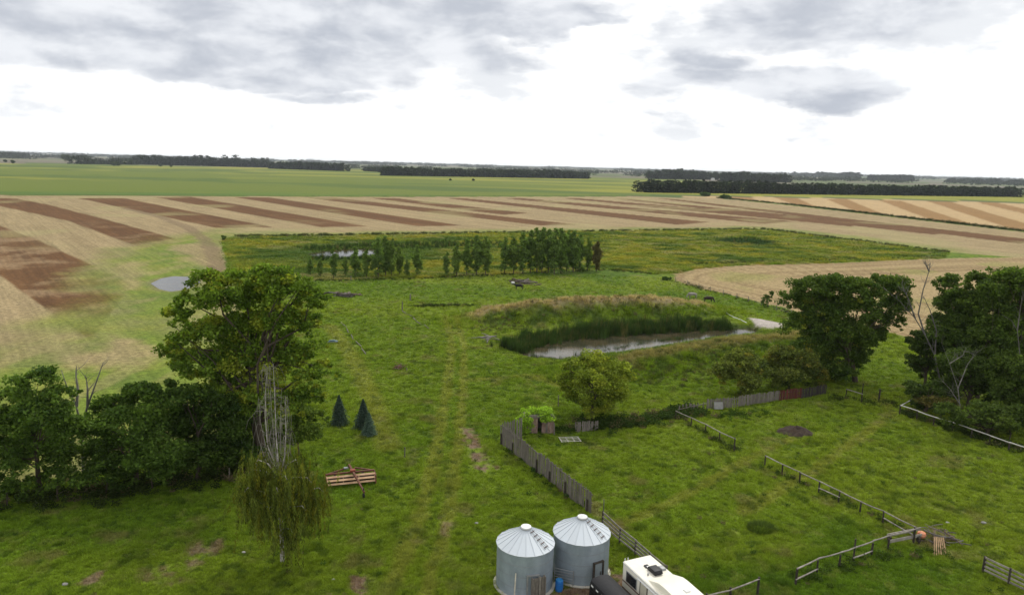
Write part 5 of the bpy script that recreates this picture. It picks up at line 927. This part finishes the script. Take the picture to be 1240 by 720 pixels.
# thin posts and broken rails in the pasture
for px, pb, pt, lab in [(278, 581, 566, 'lone leaning fence post before the left hedge'), (487, 376, 365, 'lone post where the broken pasture fence turns'), (497, 364, 356, 'farther lone post right of the pasture fence turn'), (490, 553, 541, 'thin stake standing in the lawn above the red mower'), (425, 339, 334, 'short dark stump under the left poplars'), (676, 492, 478, 'thin dark stem left under the round tree'), (671, 527, 512, 'dark short post right of the vine covered shed')]:
    rail_fence('fence_post', lab, [(px, pb, pt)], [], pr=.07 if pt > 400 else .14, cat='post', post_mat=WOOD)
for i, (A_, B_, lab) in enumerate([((489, 377), (520, 399), 'broken pale rail line running down from the lone post'), ((413, 391), (443, 432), 'old pale rail line half sunk in grass beside the maple')]):
    a, b = GP(*A_), GP(*B_); rt = thing('fallen_rails', lab, 'rails', a); d = b-a
    for k in range(5): MB().tube([d*(k/5)+Vector((random.uniform(-.4, .4), 0, .12)), d*((k+.8)/5)+Vector((random.uniform(-.5, .5), 0, random.uniform(.05, .35)))], [.1, .07], 6).obj('rail', WOOD, rt)
rt = None
a = [GP(*q) for q in ((818, 341), (832, 345), (846, 349), (860, 353), (876, 357), (892, 361.5), (906, 365.5), (922, 370), (940, 376), (958, 382))]; rt = thing('wire_fence', 'thin wire fence on posts along the small stubble field', 'fence', a[0])
for p_ in a: MB().tube([p_-a[0]-Vector((0, 0, .2)), p_-a[0]+Vector((0, 0, 1.35))], .07, 6).obj('post', WOOD, rt)
for i in range(len(a)-1):
    for z in (.6, 1.2): MB().tube([a[i]-a[0]+Vector((0, 0, z)), a[i+1]-a[0]+Vector((0, 0, z))], .012, 4, False).obj('wire', GREYM, rt)
pts = [GP(*q)+Vector((0, 0, .06)) for q in ((877, 377), (881, 380), (888, 384), (896, 387), (904, 391))]; tag(MB().tube(pts, .09, 6).obj('hose', WHITEP, None, True), 'pale hose lying on the grass down to the pond', 'hose')
for i, (px, py, s, lab) in enumerate([(79, 708, .28, 'pale stone in the grass at lower left'), (186, 671, .2, 'small pale stone right of the bare patches'), (295, 669, .22, 'pale stone left of the birch foot'), (404, 702, .18, 'tiny white stone right of the birch'), (577, 634, .22, 'white stone in the lawn left of the palisade'), (1147, 634, .25, 'grey stone in the right paddock'), (1191, 634, .3, 'grey stone in the right paddock nearer the edge')]):
    q = G(px, py); bm = bmesh.new(); bmesh.ops.create_icosphere(bm, subdivisions=2, radius=s*.6)
    for v in bm.verts: v.co = Vector((v.co.x*1.3, v.co.y, v.co.z*.6))*(1+.35*(float(fbm(np.array([v.co.x*6+i]), np.array([v.co.y*6+v.co.z*5]), 71, 2)[0])-.5))
    me = bpy.data.meshes.new('stone'); bm.to_mesh(me); bm.free(); me.materials.append(STONE); o = link('stone', me); o.location = (q.x, q.y, gz(q.x, q.y)+s*.3); tag(o, lab, 'stone', 'loose stones in the grass')

# ------------------------------------------------------------------ cattle
def skin_mesh(name, V, E, R, root=0, sub=2):
    me = bpy.data.meshes.new(name); me.from_pydata(V, E, []); o = bpy.data.objects.new(name, me); COL.objects.link(o); m = o.modifiers.new('s', 'SKIN'); s = o.modifiers.new('u', 'SUBSURF'); s.levels = sub; s.render_levels = sub
    for i, r in enumerate(R): me.skin_vertices[0].data[i].radius = r if hasattr(r, '__len__') else (r, r); me.skin_vertices[0].data[i].use_root = (i == root)
    dg = bpy.context.evaluated_depsgraph_get(); out = bpy.data.meshes.new_from_object(o.evaluated_get(dg)); bpy.data.objects.remove(o); return out
def cow(label, px, py, rz, col, col2, graze, seed):
    V = [(-.95, 0, 1.12), (-.45, 0, 1.12), (.05, 0, 1.06), (.55, 0, 1.14), (.85, 0, 1.20)]; R = [(.26, .30), (.33, .38), (.36, .40), (.31, .37), (.2, .27)]; E = [(0, 1), (1, 2), (2, 3), (3, 4)]
    def add(p, r, to): V.append(p); R.append((r, r)); E.append((to, len(V)-1)); return len(V)-1
    if graze: n_ = add((1.15, .02, .85), .17, 4); n_ = add((1.32, .04, .45), .15, n_); n_ = add((1.42, .05, .16), .09, n_)
    else: n_ = add((1.15, .0, 1.38), .17, 4); n_ = add((1.42, .03, 1.42), .15, n_); n_ = add((1.68, .05, 1.28), .09, n_)
    for s in (-1, 1):
        k = add((.62, .2*s, .78), .13, 3); k = add((.63, .2*s, .42), .07, k); k = add((.62, .2*s, .05), .06, k)
        k = add((-.85, .2*s, .80), .17, 0); k = add((-.98, .2*s, .48), .08, k); k = add((-.93, .2*s, .05), .06, k)
    k = add((-1.22, 0, 1.15), .05, 0); k = add((-1.28, 0, .6), .035, k); add((-1.28, 0, .4), .05, k)
    me = skin_mesh('cow', V, E, R, 2); mt = surf('hide_%d' % seed, col, .8, scale=1.6, col2=col2, var=.1); me.materials.append(mt); me.polygons.foreach_set('use_smooth', np.ones(len(me.polygons), bool))
    q = GP(px, py); rt = thing('cow', label, 'cow', q, rz, 'cattle in the pasture'); link('body', me, rt); hx, hz = (1.28, .62) if graze else (1.33, 1.52)
    for s in (-1, 1): MB().prism([(-.05, 0), (.05, 0), (.03, .03), (-.03, .03)], min(0, s*.2), max(0, s*.2)).obj('ear', mt, rt).location = (hx, s*.12, hz)
    for x, y in ((.62, -.2), (.62, .2), (-.93, -.2), (-.93, .2)): MB().lathe([(0, 0), (.08, 0), (.07, .09), (0, .1)], 8, (x, y, -.02)).obj('hoof', BLACKM, rt)
cow('black cow walking in the pasture beside the heap of branches', 628, 350.5, math.radians(172), (.008, .008, .008), (.012, .011, .010), False, 1)
cow('pale grey cow grazing at the end of the back bank', 838, 361, math.radians(185), (.34, .31, .28), (.22, .19, .17), True, 2)
cow('dark brown cow grazing right of the pale grey one', 858, 366, math.radians(-8), (.035, .02, .014), (.018, .012, .010), True, 3)

# ================================================================== HAZE
m = bpy.data.materials.new('air'); m.use_nodes = True; t = NT(m.node_tree); o = t.add('ShaderNodeOutputMaterial'); pv = t.add('ShaderNodeVolumePrincipled'); pv.inputs['Color'].default_value = (.86, .93, 1.0, 1); pv.inputs['Density'].default_value = 4.2e-5; pv.inputs['Anisotropy'].default_value = .1; t.link(pv.outputs[0], o.inputs['Volume'])
S = 16800; o = MB().box((0, 0, 34.5), (2*S, 2*S, 81)).obj('haze', m); tag(o, 'thin pale haze in the air over the plain', kind='stuff')
